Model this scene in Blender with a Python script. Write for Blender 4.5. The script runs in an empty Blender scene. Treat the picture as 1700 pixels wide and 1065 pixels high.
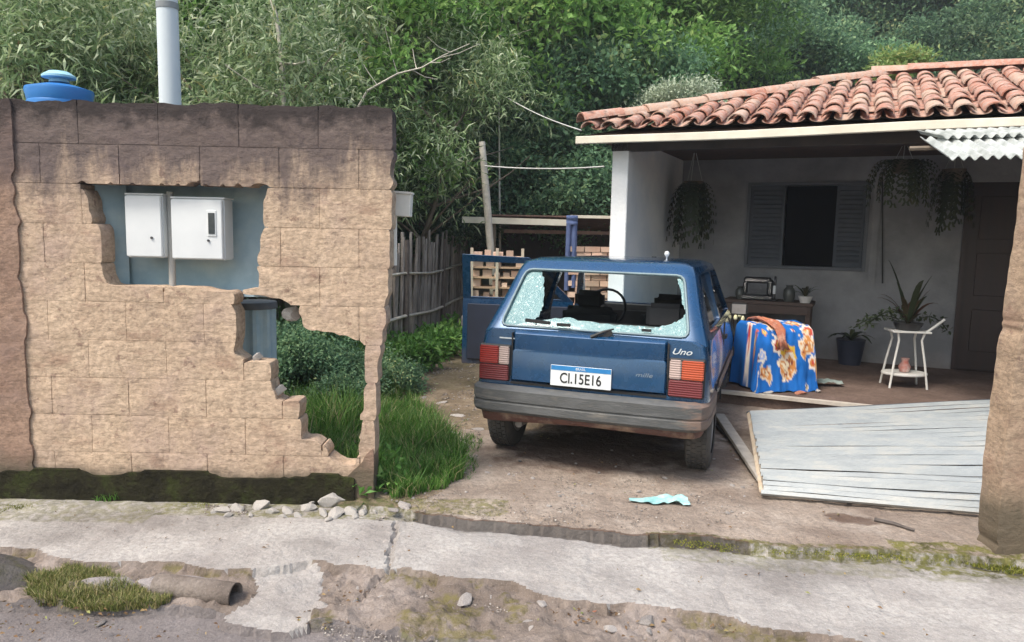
import bpy, bmesh, math, random
import numpy as np
from mathutils import Vector, Matrix, noise
random.seed(7); rng = np.random.default_rng(7)
S = bpy.context.scene
COL = S.collection
R = math.radians
# ---------------------------------------------------------------- camera
F, HZ, ROLL, EYE = 1250.0, 385.0, 0.02, 1.5      # focal length in photo pixels (1700 wide), horizon row, roll, eye height
PITCH = math.atan((532.5 - HZ) / F)
fw = Vector((0, math.cos(PITCH), -math.sin(PITCH))); rt0 = Vector((1, 0, 0)); up0 = rt0.cross(fw)
RT = math.cos(ROLL) * rt0 + math.sin(ROLL) * up0
UP = -math.sin(ROLL) * rt0 + math.cos(ROLL) * up0
cd = bpy.data.cameras.new('camera'); cam = bpy.data.objects.new('camera', cd); COL.objects.link(cam)
M = Matrix((RT, UP, -fw)).transposed().to_4x4(); M.translation = (0, 0, EYE)
cam.matrix_world = M
cd.sensor_width = 36; cd.lens = 36 * F / 1700; cd.clip_start = .05; cd.clip_end = 500
S.camera = cam
# ---------------------------------------------------------------- world, sun, exposure
W = bpy.data.worlds.new('World'); S.world = W; W.use_nodes = True
nt = W.node_tree; bg = nt.nodes['Background']
sky = nt.nodes.new('ShaderNodeTexSky'); sky.sky_type = 'NISHITA'; sky.sun_disc = False
SUN_EL, SUN_AZ = R(57), R(228)                  # azimuth measured clockwise from +Y: behind the camera, to the left
sky.sun_elevation = SUN_EL; sky.sun_rotation = SUN_AZ; sky.air_density = 1.6; sky.dust_density = 4.0; sky.ozone_density = 1.0
nt.links.new(sky.outputs[0], bg.inputs[0]); bg.inputs[1].default_value = 0.15
sd = bpy.data.lights.new('sun', 'SUN'); sd.energy = 2.2; sd.angle = R(16); sd.color = (1, .95, .87)
sun = bpy.data.objects.new('sun', sd); COL.objects.link(sun)
sdir = Vector((math.sin(SUN_AZ) * math.cos(SUN_EL), math.cos(SUN_AZ) * math.cos(SUN_EL), math.sin(SUN_EL)))
sun.rotation_euler = sdir.to_track_quat('Z', 'Y').to_euler(); sun.location = sdir * 30
S.view_settings.view_transform = 'Standard'; S.view_settings.look = 'None'; S.view_settings.gamma = 1
S.view_settings.exposure = 0.78; S.view_settings.use_curve_mapping = False

HAZE = .0018
# ---------------------------------------------------------------- measuring helpers (photo measurement -> place in the world)
def ray(px, py):
    return fw + RT * ((px - 850) / F) + UP * ((532.5 - py) / F)
def G(px, py, z=0.0):                            # where the sight line meets the level z
    d = ray(px, py); t = (z - EYE) / d.z
    return Vector((0, 0, EYE)) + d * t
def D(px, py, Y):                                # where it meets the upright plane at distance Y
    d = ray(px, py); return Vector((0, 0, EYE)) + d * (Y / d.y)
def to_px(P):
    v = Vector(P) - Vector((0, 0, EYE)); z = v.dot(fw)
    return 850 + F * v.dot(RT) / z, 532.5 - F * v.dot(UP) / z

# ---------------------------------------------------------------- object helpers
def tag(o, label=None, cat=None, group=None, kind=None):
    if label: o['label'] = label
    if cat: o['category'] = cat
    if group: o['group'] = group
    if kind: o['kind'] = kind
    return o
def empty(name, loc=(0, 0, 0), rz=0, label=None, cat=None, group=None):
    o = bpy.data.objects.new(name, None); COL.objects.link(o); o.location = loc; o.rotation_euler = (0, 0, rz)
    o.empty_display_size = .2
    return tag(o, label, cat, group)
class MB:
    def __init__(s): s.v = []; s.f = []; s.m = []
    def add(s, vs, fs, mi=0):
        n = len(s.v); s.v += [tuple(v) for v in vs]; s.f += [tuple(i + n for i in f) for f in fs]; s.m += [mi] * len(fs); return s
    def box(s, c, d, mi=0, rot=None):
        hx, hy, hz = d[0] / 2, d[1] / 2, d[2] / 2
        vs = [Vector((x * hx, y * hy, z * hz)) for x in (-1, 1) for y in (-1, 1) for z in (-1, 1)]
        if rot is not None: vs = [rot @ v for v in vs]
        vs = [v + Vector(c) for v in vs]
        return s.add(vs, [(0, 1, 3, 2), (4, 6, 7, 5), (0, 4, 5, 1), (2, 3, 7, 6), (0, 2, 6, 4), (1, 5, 7, 3)], mi)
    def tube(s, pts, rad, n=8, mi=0, cap=True):
        pts = [Vector(p) for p in pts]; rr = rad if hasattr(rad, '__len__') else [rad] * len(pts)
        base = []; vs = []; fs = []
        prev = None
        for i, p in enumerate(pts):
            t = (pts[min(i + 1, len(pts) - 1)] - pts[max(i - 1, 0)]).normalized()
            if prev is None:
                a = t.cross(Vector((0, 0, 1)));
                if a.length < .05: a = t.cross(Vector((0, 1, 0)))
            else: a = prev - t * prev.dot(t)
            a.normalize(); prev = a; b = t.cross(a)
            for k in range(n):
                an = 2 * math.pi * k / n
                vs.append(p + (a * math.cos(an) + b * math.sin(an)) * rr[i])
        for i in range(len(pts) - 1):
            for k in range(n):
                k2 = (k + 1) % n
                fs.append((i * n + k, i * n + k2, (i + 1) * n + k2, (i + 1) * n + k))
        if cap: fs.append(tuple(range(n))[::-1]); fs.append(tuple((len(pts) - 1) * n + k for k in range(n)))
        return s.add(vs, fs, mi)
    def lathe(s, prof, c=(0, 0, 0), n=16, mi=0, axis='Z'):
        vs = []; fs = []
        for r_, h in prof:
            for k in range(n):
                an = 2 * math.pi * k / n; x, y = r_ * math.cos(an), r_ * math.sin(an)
                v = (x, y, h) if axis == 'Z' else ((h, x, y) if axis == 'X' else (x, h, y))
                vs.append(Vector(v) + Vector(c))
        for i in range(len(prof) - 1):
            for k in range(n):
                k2 = (k + 1) % n; fs.append((i * n + k, i * n + k2, (i + 1) * n + k2, (i + 1) * n + k))
        return s.add(vs, fs, mi)
    def prism(s, poly, d0, d1, plane='XZ', mi=0):
        n = len(poly)
        def mk(a, b, d): return {'XZ': (a, d, b), 'YZ': (d, a, b), 'XY': (a, b, d)}[plane]
        vs = [mk(a, b, d0) for a, b in poly] + [mk(a, b, d1) for a, b in poly]
        fs = [tuple(range(n)), tuple(range(2 * n - 1, n - 1, -1))] + [(i, n + i, n + (i + 1) % n, (i + 1) % n) for i in range(n)]
        return s.add(vs, fs, mi)
    def build(s, name, mats, parent=None, smooth=None, bevel=0, loc=None, rz=None, fixn=True, label=None, cat=None, group=None, kind=None, segs=1):
        me = bpy.data.meshes.new(name); me.from_pydata(s.v, [], s.f)
        if not isinstance(mats, (list, tuple)): mats = [mats]
        for m in mats: me.materials.append(m)
        if len(mats) > 1: me.polygons.foreach_set('material_index', s.m)
        if fixn or bevel:
            bm = bmesh.new(); bm.from_mesh(me)
            bmesh.ops.recalc_face_normals(bm, faces=bm.faces)
            if bevel:
                bmesh.ops.bevel(bm, geom=[e for e in bm.edges if len(e.link_faces) == 2 and e.calc_face_angle(0) > .5], offset=bevel, segments=segs, affect='EDGES', clamp_overlap=True)
            bm.to_mesh(me); bm.free()
        if smooth is not None:
            me.shade_smooth()
            me.set_sharp_from_angle(angle=R(smooth))
        else: me.shade_flat()
        o = bpy.data.objects.new(name, me); COL.objects.link(o)
        if parent: o.parent = parent
        if loc is not None: o.location = loc
        if rz is not None: o.rotation_euler = (0, 0, rz)
        return tag(o, label, cat, group, kind)
def np_mesh(name, V, Fq, mats, attr=None, parent=None, smooth=False, mi=None, link=True):
    me = bpy.data.meshes.new(name)
    V = np.asarray(V, dtype=np.float32); Fq = np.asarray(Fq, dtype=np.int32); k = Fq.shape[1]
    me.vertices.add(len(V)); me.vertices.foreach_set('co', V.ravel())
    me.loops.add(Fq.size); me.loops.foreach_set('vertex_index', Fq.ravel())
    me.polygons.add(len(Fq)); me.polygons.foreach_set('loop_start', np.arange(0, Fq.size, k, dtype=np.int32))
    if not isinstance(mats, (list, tuple)): mats = [mats]
    for m in mats: me.materials.append(m)
    if mi is not None: me.polygons.foreach_set('material_index', np.asarray(mi, dtype=np.int32))
    me.update(calc_edges=True)
    if attr:
        for nm, a in attr.items():
            a = np.asarray(a, dtype=np.float32)
            if a.ndim == 1:
                at = me.attributes.new(nm, 'FLOAT', 'POINT'); at.data.foreach_set('value', a)
            else:
                at = me.attributes.new(nm, 'FLOAT_COLOR', 'POINT'); at.data.foreach_set('color', np.c_[a, np.ones(len(a), dtype=np.float32)].ravel().astype(np.float32))
    if smooth is True: me.shade_smooth()
    elif smooth: me.shade_smooth(); me.set_sharp_from_angle(angle=R(smooth))
    else: me.shade_flat()
    if not link: return me
    o = bpy.data.objects.new(name, me); COL.objects.link(o)
    if parent: o.parent = parent
    return o
def copy_tree(o, parent=None):
    c = o.copy(); COL.objects.link(c)
    if parent: c.parent = parent
    for ch in list(o.children): copy_tree(ch, c)
    return c
def nz(p, s=1.0): return noise.noise(Vector(p) * s)
def fbm(p, s=1.0, o=4): return noise.fractal(Vector(p) * s, .9, 2.1, o)
def vnoise(X, Y, seed=0, octs=4, s=1.0):         # vectorised value noise, about -1..1
    out = np.zeros_like(X, dtype=float); amp = 1; tot = 0; f = s
    for o in range(octs):
        x = X * f + 17.3 * o + seed; y = Y * f - 9.1 * o + seed * 1.7
        xi = np.floor(x).astype(np.int64); yi = np.floor(y).astype(np.int64); xf = x - xi; yf = y - yi
        u = xf * xf * (3 - 2 * xf); v = yf * yf * (3 - 2 * yf)
        def h(a, b):
            n = (a * 374761393 + b * 668265263 + (seed + o) * 1442695041) & 0x7fffffff
            n = ((n ^ (n >> 13)) * 1274126177) & 0x7fffffff
            return (n ^ (n >> 16)) % 65536 / 32768. - 1
        out += amp * ((h(xi, yi) * (1 - u) + h(xi + 1, yi) * u) * (1 - v) + (h(xi, yi + 1) * (1 - u) + h(xi + 1, yi + 1) * u) * v)
        tot += amp; amp *= .5; f *= 2.1
    return out / tot * 1.4
def inpoly(X, Y, poly):
    r = np.zeros(np.shape(X), bool); n = len(poly)
    for i in range(n):
        x1, y1 = poly[i]; x2, y2 = poly[(i + 1) % n]
        c = ((y1 > Y) != (y2 > Y)) & (X < (x2 - x1) * (Y - y1) / ((y2 - y1) + 1e-12) + x1)
        r ^= c
    return r

# ---------------------------------------------------------------- materials
class NT:
    def __init__(s, name):
        s.mat = bpy.data.materials.new(name); s.mat.use_nodes = True; s.t = s.mat.node_tree
        s.b = s.t.nodes['Principled BSDF']; s.out = s.t.nodes['Material Output']
    def n(s, typ, **kw):
        nd = s.t.nodes.new('ShaderNode' + typ)
        for k, v in kw.items():
            if k.startswith('i_'): nd.inputs[k[2:].replace('_', ' ')].default_value = v
            else: setattr(nd, k, v)
        return nd
    def l(s, a, b): s.t.links.new(a, b)
    def pos(s, kind='world', scale=(1, 1, 1)):
        o = s.n('NewGeometry').outputs['Position'] if kind == 'world' else s.n('TexCoord').outputs['Object']
        if tuple(scale) != (1, 1, 1):
            m = s.n('Mapping'); m.inputs['Scale'].default_value = scale; s.l(o, m.inputs[0]); o = m.outputs[0]
        return o
    def noise(s, vec, scale, det=6, rough=.6, dist=0):
        nd = s.n('TexNoise'); nd.inputs['Scale'].default_value = scale; nd.inputs['Detail'].default_value = det
        nd.inputs['Roughness'].default_value = rough; nd.inputs['Distortion'].default_value = dist; s.l(vec, nd.inputs['Vector']); return nd.outputs[0]
    def ramp(s, fac, stops):
        r = s.n('ValToRGB'); e = r.color_ramp.elements
        while len(e) > 1: e.remove(e[-1])
        e[0].position = stops[0][0]; e[0].color = col(stops[0][1])
        for p, c in stops[1:]:
            x = e.new(p); x.color = col(c)
        s.l(fac, r.inputs[0]); return r.outputs[0]
    def mix(s, fac, a, b, mode='MIX'):
        m = s.n('MixRGB', blend_type=mode)
        for i, v in ((0, fac), (1, a), (2, b)):
            if hasattr(v, 'links'): s.l(v, m.inputs[i])
            else: m.inputs[i].default_value = v if i == 0 else col(v)
        return m.outputs[0]
    def math(s, op, a, b=0.0, clamp=False):
        m = s.n('Math', operation=op, use_clamp=clamp)
        for i, v in ((0, a), (1, b)):
            if hasattr(v, 'links'): s.l(v, m.inputs[i])
            else: m.inputs[i].default_value = v
        return m.outputs[0]
    def attr(s, name, out='Fac'):
        a = s.n('Attribute', attribute_name=name); return a.outputs[out]
    def bump(s, h, dist=.01, strength=1.0, prev=None):
        b = s.n('Bump'); b.inputs['Distance'].default_value = dist; b.inputs['Strength'].default_value = strength; s.l(h, b.inputs['Height'])
        if prev is not None: s.l(prev, b.inputs['Normal'])
        return b.outputs[0]
    def fin(s, color=None, rough=None, normal=None, **kw):
        for nm, v in (('Base Color', color), ('Roughness', rough)):
            if v is None: continue
            if hasattr(v, 'links'): s.l(v, s.b.inputs[nm])
            else: s.b.inputs[nm].default_value = col(v) if nm == 'Base Color' else v
        if normal is not None: s.l(normal, s.b.inputs['Normal'])
        for k, v in kw.items(): s.b.inputs[k.replace('_', ' ')].default_value = v
        return s.mat
def col(c):
    if isinstance(c, (int, float)): return (c, c, c, 1)
    return tuple(c) if len(c) == 4 else (*c, 1)
def simple(name, c1, c2=None, scale=8, rough=.7, bump=.0, bscale=60, kind='object', c3=None, vscale=(1, 1, 1), rnd=0, **kw):
    m = NT(name); p = m.pos(kind, vscale); c2 = c2 or tuple(x * .7 for x in c1)
    st = [(.3, c1), (.7, c2)] if c3 is None else [(.28, c1), (.5, c2), (.72, c3)]
    c = m.ramp(m.noise(p, scale), st)
    if rnd:
        oi = m.n('ObjectInfo').outputs['Random']; v = m.math('MULTIPLY_ADD', oi, rnd)
        v.node.inputs[2].default_value = 1 - rnd / 2
        h = m.n('HueSaturation'); m.l(v, h.inputs['Value']); m.l(c, h.inputs['Color']); c = h.outputs[0]
    nrm = m.bump(m.noise(p, bscale, 4), .004, min(1, bump * 1.5)) if bump else None
    return m.fin(c, rough, nrm, **kw)
def leafmat(name, stops, rough=.5, trans=.35, tint=.35, sat=1.0):
    m = NT(name); t = m.attr('tint'); oi = m.n('ObjectInfo').outputs['Random']
    c = m.ramp(t, stops)
    v = m.math('MULTIPLY_ADD', oi, tint); v.node.inputs[2].default_value = 1 - tint / 2
    h = m.n('HueSaturation'); m.l(v, h.inputs['Value']); m.l(c, h.inputs['Color']); c = h.outputs[0]
    m.l(c, m.b.inputs['Base Color']); m.b.inputs['Roughness'].default_value = rough; m.b.inputs['Specular IOR Level'].default_value = .35
    tr = m.n('BsdfTranslucent'); m.l(c, tr.inputs[0]); mx = m.n('MixShader'); mx.inputs[0].default_value = trans
    m.l(m.b.outputs[0], mx.inputs[1]); m.l(tr.outputs[0], mx.inputs[2]); m.l(mx.outputs[0], m.out.inputs[0])
    return m.mat

# block wall: rough buff mortar with mildew under the coping and damp at the foot
def wall_mat(name, base=((.62, .475, .345), (.55, .41, .295), (.46, .345, .27)), top=2.08, topw=.55, foot=.16, topamt=.85):
    m = NT(name); p = m.pos('world')
    big = m.noise(p, 1.6, 5, .6); fine = m.noise(p, 38, 6, .65); st = m.noise(m.pos('world', (7, 7, 1.6)), 1.0, 7, .7)
    c = m.ramp(big, [(.35, base[0]), (.5, base[1]), (.68, base[2])])
    c = m.mix(m.ramp(fine, [(.40, 0), (.60, .62)]), c, tuple(x * .58 for x in base[1])); c = m.mix(m.ramp(m.noise(m.pos('world', (1, 1, 3.0)), 22, 5, .7), [(.52, 0), (.62, .5)]), c, tuple(x * .45 for x in base[1]))
    spots = m.ramp(m.noise(p, 14, 5, .7), [(.60, 0), (.68, .75)])
    c = m.mix(spots, c, (.20, .13, .10))
    pink = m.ramp(m.noise(p, 3.3, 4, .6), [(.5, 0), (.7, .35)]); c = m.mix(pink, c, (.40, .29, .26)); rust = m.ramp(m.noise(m.pos('world', (1, 1, 2.2)), 2.7, 6, .7), [(.54, 0), (.66, .55)]); c = m.mix(rust, c, (.27, .17, .125)); blot = m.ramp(m.noise(p, 5.5, 7, .75), [(.60, 0), (.68, .6)]); c = m.mix(blot, c, (.17, .125, .10))
    x = m.n('SeparateXYZ'); m.l(p, x.inputs[0]); z = x.outputs[2]
    t = m.math('SUBTRACT', z, top - topw); t = m.math('DIVIDE', t, topw)
    t = m.math('ADD', t, m.math('MULTIPLY', m.math('SUBTRACT', st, .5), 1.6)); t = m.math('ADD', t, m.math('MULTIPLY', m.math('SUBTRACT', big, .5), .8))
    tm = m.ramp(t, [(.12, 0), (.38, topamt * .55), (.62, topamt)])
    c = m.mix(tm, c, (.085, .07, .075)); te = m.math('SUBTRACT', z, top - .14); te = m.math('DIVIDE', te, .2); te = m.math('ADD', te, m.math('MULTIPLY', m.math('SUBTRACT', m.noise(p, 9, 5, .65), .5), 1.8)); c = m.mix(m.ramp(te, [(.3, 0), (.75, topamt)]), c, (.035, .03, .03))
    f = m.math('DIVIDE', z, foot); f = m.math('ADD', f, m.math('MULTIPLY', m.math('SUBTRACT', st, .5), .9))
    fm = m.ramp(f, [(.55, .85), (1.5, 0)]); c = m.mix(fm, c, (.10, .085, .06))
    drag = m.noise(m.pos('world', (1, 1, 2.6)), 9, 5, .6); b1 = m.bump(drag, .007, 1.0); b2 = m.bump(fine, .006, 1.0, b1)
    return m.fin(c, .95, b2, Specular_IOR_Level=.15)
WALL = wall_mat('weathered_mortar_wall')
POST = wall_mat('reddish_mortar_post', ((.30, .19, .14), (.34, .23, .17), (.22, .14, .11)), topamt=.7, foot=.25)
GATEPOST = wall_mat('rough_brown_post', ((.36, .25, .17), (.42, .31, .22), (.26, .18, .13)), top=3.2, topw=.6, foot=.32)
# ================================================================ GROUND
def ground_mat(name, c1, c2, c3, fine=45, bump=.006, mossc=(.15, .145, .03), stain_and_shade=(.12, .085, .07), crack=0):
    m = NT(name); p = m.pos('world')
    c = m.ramp(m.noise(p, 2.2, 6, .62), [(.34, c1), (.5, c2), (.66, c3)])
    f = m.noise(p, fine, 7, .7); c = m.mix(m.ramp(f, [(.38, .0), (.66, .6)]), c, tuple(x * .55 for x in c2))
    sp = m.ramp(m.noise(p, 170, 3, .6), [(.6, 0), (.7, .45)]); c = m.mix(sp, c, tuple(min(1, x * 1.5) for x in c1))
    ms = m.attr('moss'); mm = m.math('MULTIPLY', ms, m.ramp(m.noise(p, 24, 5, .7), [(.38, 0), (.56, 1)]))
    mc = m.ramp(m.noise(p, 11, 4), [(.4, mossc), (.65, tuple(x * .4 for x in mossc))]); c = m.mix(mm, c, mc)
    ss = m.attr('stain_and_shade'); c = m.mix(m.math('MULTIPLY', ss, .8), c, stain_and_shade)
    b = m.bump(f, bump, 1.0)
    b = m.bump(m.noise(p, 12, 5, .65), .02, .8, b)
    return m.fin(c, .92, b, Specular_IOR_Level=.2)
M_PAVE = ground_mat('worn_concrete', (.44, .415, .39), (.36, .335, .315), (.27, .245, .23), stain_and_shade=(.055, .045, .04))
M_DRIVE = ground_mat('dusty_driveway_concrete', (.46, .39, .33), (.34, .275, .225), (.235, .185, .15), fine=30, bump=.02, stain_and_shade=(.09, .05, .035))
M_ROAD = ground_mat('purple_grey_asphalt', (.235, .21, .205), (.19, .168, .163), (.15, .13, .125), fine=80)
M_VERGE = ground_mat('broken_ground', (.33, .28, .25), (.235, .19, .16), (.14, .11, .09), fine=28, bump=.015, mossc=(.15, .13, .03))
M_SOIL = ground_mat('yard_soil', (.36, .29, .21), (.25, .19, .13), (.15, .12, .08), fine=18, bump=.03, mossc=(.07, .10, .02))

P = lambda pts, z=-.05: [tuple(G(x, y, z)[:2]) for x, y in pts]
edge_px = [(560, 838), (640, 842), (668, 846), (700, 855), (760, 862), (840, 868), (910, 876), (985, 884), (1060, 890), (1150, 892), (1250, 902), (1330, 909), (1420, 913), (1500, 916), (1640, 926), (1900, 945)]
pave_poly = P([(-500, 780), (560, 800), (640, 800)] + [(2300, 830), (2300, 1180), (1560, 1100), (1420, 1058), (1320, 1044), (1240, 1034), (1200, 1018), (1110, 1008), (1035, 999), (1000, 1000), (965, 994), (930, 998), (885, 982), (850, 962), (800, 962), (745, 958), (715, 944), (660, 942), (640, 946), (600, 938), (545, 936), (520, 928), (460, 938), (415, 948), (400, 940), (360, 948), (290, 936), (215, 932), (140, 934), (95, 926), (60, 912), (0, 908), (-500, 900)])
tongue = P([(415, 945), (470, 932), (510, 940), (532, 958), (520, 985), (535, 1005), (520, 1028), (500, 1042), (470, 1046), (380, 1032), (372, 1018), (410, 1000), (428, 980)], -.08)
road_poly = P([(-800, 1008), (30, 1010), (120, 1014), (250, 1016), (370, 1018), (400, 1034), (480, 1046), (560, 1040), (640, 1058), (740, 1075), (900, 1100), (1300, 1140), (2300, 1300), (2300, 3000), (-800, 3000)], -.11)
edge_w = [tuple(G(x, y, -.01)[:2]) for x, y in edge_px]
ex = np.array([a for a, b in edge_w]); ey = np.array([b for a, b in edge_w])
def driveY(X): return np.interp(X, ex, ey, left=4.12, right=ey[-1])
def build_ground():
    h = .0135
    xs = np.arange(-3.6, 4.9, h); ys = np.arange(2.35, 7.0, h)
    X, Y = np.meshgrid(xs, ys)
    wx = vnoise(X, Y, 3, 2, 5) * .03; wy = vnoise(X * .8, Y, 9, 3, 4) * .02
    Xc, Yc = X + wx, Y + wy
    dY = driveY(X) + vnoise(X, Y * 0, 5, 4, 7) * .018
    front = Y < dY
    def clean(mk):
        f_ = mk.astype(float)
        for _ in range(3):
            for ax in (0, 1):
                f_ = (np.roll(f_, 1, ax) + np.roll(f_, -1, ax) + f_ + np.roll(f_, 2, ax) + np.roll(f_, -2, ax)) / 5
        return f_ > .5
    pav = front & clean(inpoly(Xc, Yc, pave_poly))
    # the driveway proper begins right of the wall; soil behind the wall
    drv = (~front)
    ton = front & ~pav & clean(inpoly(Xc, Yc, tongue))
    road = front & ~pav & ~ton & clean(inpoly(Xc, Yc, road_poly))
    verge = front & ~pav & ~ton & ~road
    rough = vnoise(X, Y, 21, 5, 9); fine = vnoise(X, Y, 33, 4, 30)
    Z = np.zeros_like(X)
    slope = (4.1 - Y) * .012
    Z[pav] = (-.042 - slope + rough * .005 + fine * .0015)[pav]
    Z[ton] = (-.075 - slope + rough * .012 + fine * .002)[ton]
    Z[road] = (-.125 + rough * .004 + fine * .002)[road]
    Z[verge] = (-.082 + rough * .026 + fine * .013)[verge]
    Z[drv] = (rough * .008 + fine * .0025)[drv]
    # crack between slabs on the pavement
    segs_ = []
    for line in ([(652, 868), (656, 895), (648, 915), (645, 942), (628, 955), (600, 985)], [(1150, 905), (1210, 940), (1190, 975), (1230, 1030)], [(200, 850), (230, 880), (215, 905), (240, 935)], [(1480, 925), (1440, 960), (1470, 1000), (1440, 1050)], [(655, 900), (760, 915), (850, 905), (960, 925), (1080, 915)], [(0, 880), (120, 872), (300, 895), (480, 885), (640, 900)]):
        cr = [tuple(G(x, y, -.05)[:2]) for x, y in line]; segs_ += list(zip(cr, cr[1:]))
    for ci_, ((x1, y1), (x2, y2)) in enumerate(segs_):
        t = np.clip(((X - x1) * (x2 - x1) + (Y - y1) * (y2 - y1)) / ((x2 - x1) ** 2 + (y2 - y1) ** 2), 0, 1)
        d = np.hypot(X + wx * .5 - x1 - t * (x2 - x1), Y - y1 - t * (y2 - y1)); Z -= np.where(d < (.012 if ci_ < 5 else .006), .02 if ci_ < 5 else .006, 0)
    # thin broken second layer on the pavement (light sheet with a ragged edge)
    lay = [tuple(G(x, y, -.05)[:2]) for x, y in [(655, 870), (690, 862), (730, 878), (790, 892), (850, 890), (960, 880), (975, 900), (978, 985), (900, 960), (860, 950), (780, 945), (650, 940)]]
    inl = pav & inpoly(Xc, Yc, lay); Z[inl] += .006
    Z -= np.where(front & (X > -.55), .016 * np.exp(-np.maximum(dY - Y, 0) / .07), 0)
    lip = (~front) & (Y < dY + .09); Z[lip] -= .008
    # attributes
    moss = np.zeros_like(X); n1 = vnoise(X, Y, 41, 4, 4)
    foot = (X < .0) & (np.abs(Y - 4.02) < .14)
    moss[foot & (Y < 4.1)] = .7
    moss[(X < -1.9) & (Y < 4.1) & (Y > 3.78)] = .5
    md = np.abs(Y - dY); moss = np.maximum(moss, np.where((X > .7) & (md < .05), .85, 0))
    moss = np.maximum(moss, np.where((X > .75) & front & (md < .20), .35, 0))
    moss = np.maximum(moss, np.where((X > 1.9) & (md < .13), .9, 0))
    moss = np.maximum(moss, np.where(verge & (n1 > .22), .65, 0))
    stain_and_shade = np.zeros_like(X)
    stain_and_shade[pav] = np.clip(vnoise(X, Y, 88, 5, 2.2) * .7 - .12, 0, .38)[pav]
    for (px, py, rx, ry, a) in [(1412, 862, .12, .045, 1.0), (1390, 856, .07, .03, .9), (1440, 868, .07, .03, .9), (985, 745, .75, .55, .9), (1050, 700, .8, .8, .8), (1180, 760, .3, .3, .5), (560, 880, .12, .04, .0)]:  # small marks are stains; wide ones paint the car's shade into the ground
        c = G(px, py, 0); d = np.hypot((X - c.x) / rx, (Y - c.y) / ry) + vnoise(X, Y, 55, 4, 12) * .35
        stain_and_shade = np.maximum(stain_and_shade, np.clip((1.15 - d) * 2, 0, 1) * a)
    stain_and_shade = np.maximum(stain_and_shade, np.where((X > -.5) & (X < 1.2) & (np.abs(dY - Y) < .03), .98, 0))  # shadow of the kerb face painted into the colour as a dark line
    stain_and_shade = np.maximum(stain_and_shade, np.where((~front) & (X > .9), np.clip(vnoise(X, Y, 77, 4, 3), 0, 1) * .5, 0))
    stain_and_shade = np.maximum(stain_and_shade, np.where(pav & ~inl & (X > -.6) & (X < .35) & (Y > 3.75), .35, 0))
    mg = [tuple(G(x, y, 0)[:2]) for x, y in [(590, 545), (700, 560), (735, 610), (790, 690), (740, 735), (775, 790), (700, 830), (640, 846), (560, 846)]]
    soil = (~front) & ((X < -.72) | inpoly(Xc, Yc, mg) | ((X < .3) & (Y > 5.6)))
    cls = np.full(X.shape, 4); cls[pav] = 0; cls[ton] = 0; cls[road] = 1; cls[verge] = 2; cls[drv] = 3; cls[soil] = 4
    ny, nx = X.shape; idx = np.arange(nx * ny).reshape(ny, nx)
    q = np.stack([idx[:-1, :-1], idx[:-1, 1:], idx[1:, 1:], idx[1:, :-1]], -1).reshape(-1, 4)
    fc = cls[:-1, :-1].ravel()
    V = np.stack([X, Y, Z], -1).reshape(-1, 3)
    # wrinkle the outlines so no edge runs on the lattice
    V[:, 0] += (vnoise(X, Y, 61, 2, 30) * .006).ravel(); V[:, 1] += (vnoise(X, Y, 62, 2, 30) * .006).ravel()
    out = []
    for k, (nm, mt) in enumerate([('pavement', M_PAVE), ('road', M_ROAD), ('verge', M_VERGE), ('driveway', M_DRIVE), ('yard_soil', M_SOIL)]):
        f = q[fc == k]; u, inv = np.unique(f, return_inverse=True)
        o = np_mesh(nm, V[u], inv.reshape(-1, 4), mt, {'moss': moss.ravel()[u], 'stain_and_shade': stain_and_shade.ravel()[u]}, smooth=42)
        tag(o, kind='structure')
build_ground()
# wide ground: flat yard running into a hillside behind
def hill(x, y):
    base = np.maximum(0, y - 15.0); z = base * .20 + np.maximum(0, y - 26) * .22
    return z + np.clip((-x - 6) * .10, 0, 1.5) * np.clip((y - 9) / 6, 0, 1)
def build_terrain():
    def grid(x0, x1, y0, y1, st):
        xs = np.arange(x0, x1 + st, st); ys = np.arange(y0, y1 + st, st); X, Y = np.meshgrid(xs, ys)
        ny, nx = X.shape; idx = np.arange(nx * ny).reshape(ny, nx)
        return X, Y, np.stack([idx[:-1, :-1], idx[:-1, 1:], idx[1:, 1:], idx[1:, :-1]], -1).reshape(-1, 4)
    X, Y, q = grid(-120, 120, -40, 140, 2.0)
    Z = hill(X, Y) + np.where(Y > 12, vnoise(X, Y, 8, 3, .12) * .6, 0) - .16
    o = np_mesh('hillside', np.stack([X, Y, Z], -1).reshape(-1, 3), q, simple('hill_ground', (.045, .06, .02), (.06, .05, .03), 1.5, .95, .3, 6, 'world'), smooth=True); tag(o, kind='structure')
    X, Y, q = grid(-14, 14, 6.95, 16, .12)
    Z = vnoise(X, Y, 12, 4, 1.2) * .03 - .01
    Z -= np.clip((np.abs(X) - 12) / 1.5, 0, 1) * .2
    m = np.zeros(X.size)
    o = np_mesh('back_yard_ground', np.stack([X, Y, Z], -1).reshape(-1, 3), q, M_SOIL, {'moss': m + .3, 'stain_and_shade': m}, smooth=True); tag(o, kind='structure')
    for (x0, x1) in ((-14, -3.58), (4.86, 14)):
        X, Y, q = grid(x0, x1, 2.35, 7.0, .3); Z = np.where(Y < 4.1, -.05, 0.0)
        o = np_mesh('side_ground', np.stack([X, Y, Z], -1).reshape(-1, 3), q, M_SOIL, {'moss': np.zeros(X.size), 'stain_and_shade': np.zeros(X.size)}); tag(o, kind='structure')
    X, Y, q = grid(-14, 14, -8, 2.38, .6); Z = np.full(X.shape, -.128)
    o = np_mesh('road_surface', np.stack([X, Y, Z], -1).reshape(-1, 3), q, M_ROAD, {'moss': np.zeros(X.size), 'stain_and_shade': np.zeros(X.size)}); tag(o, kind='structure')
build_terrain()

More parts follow.
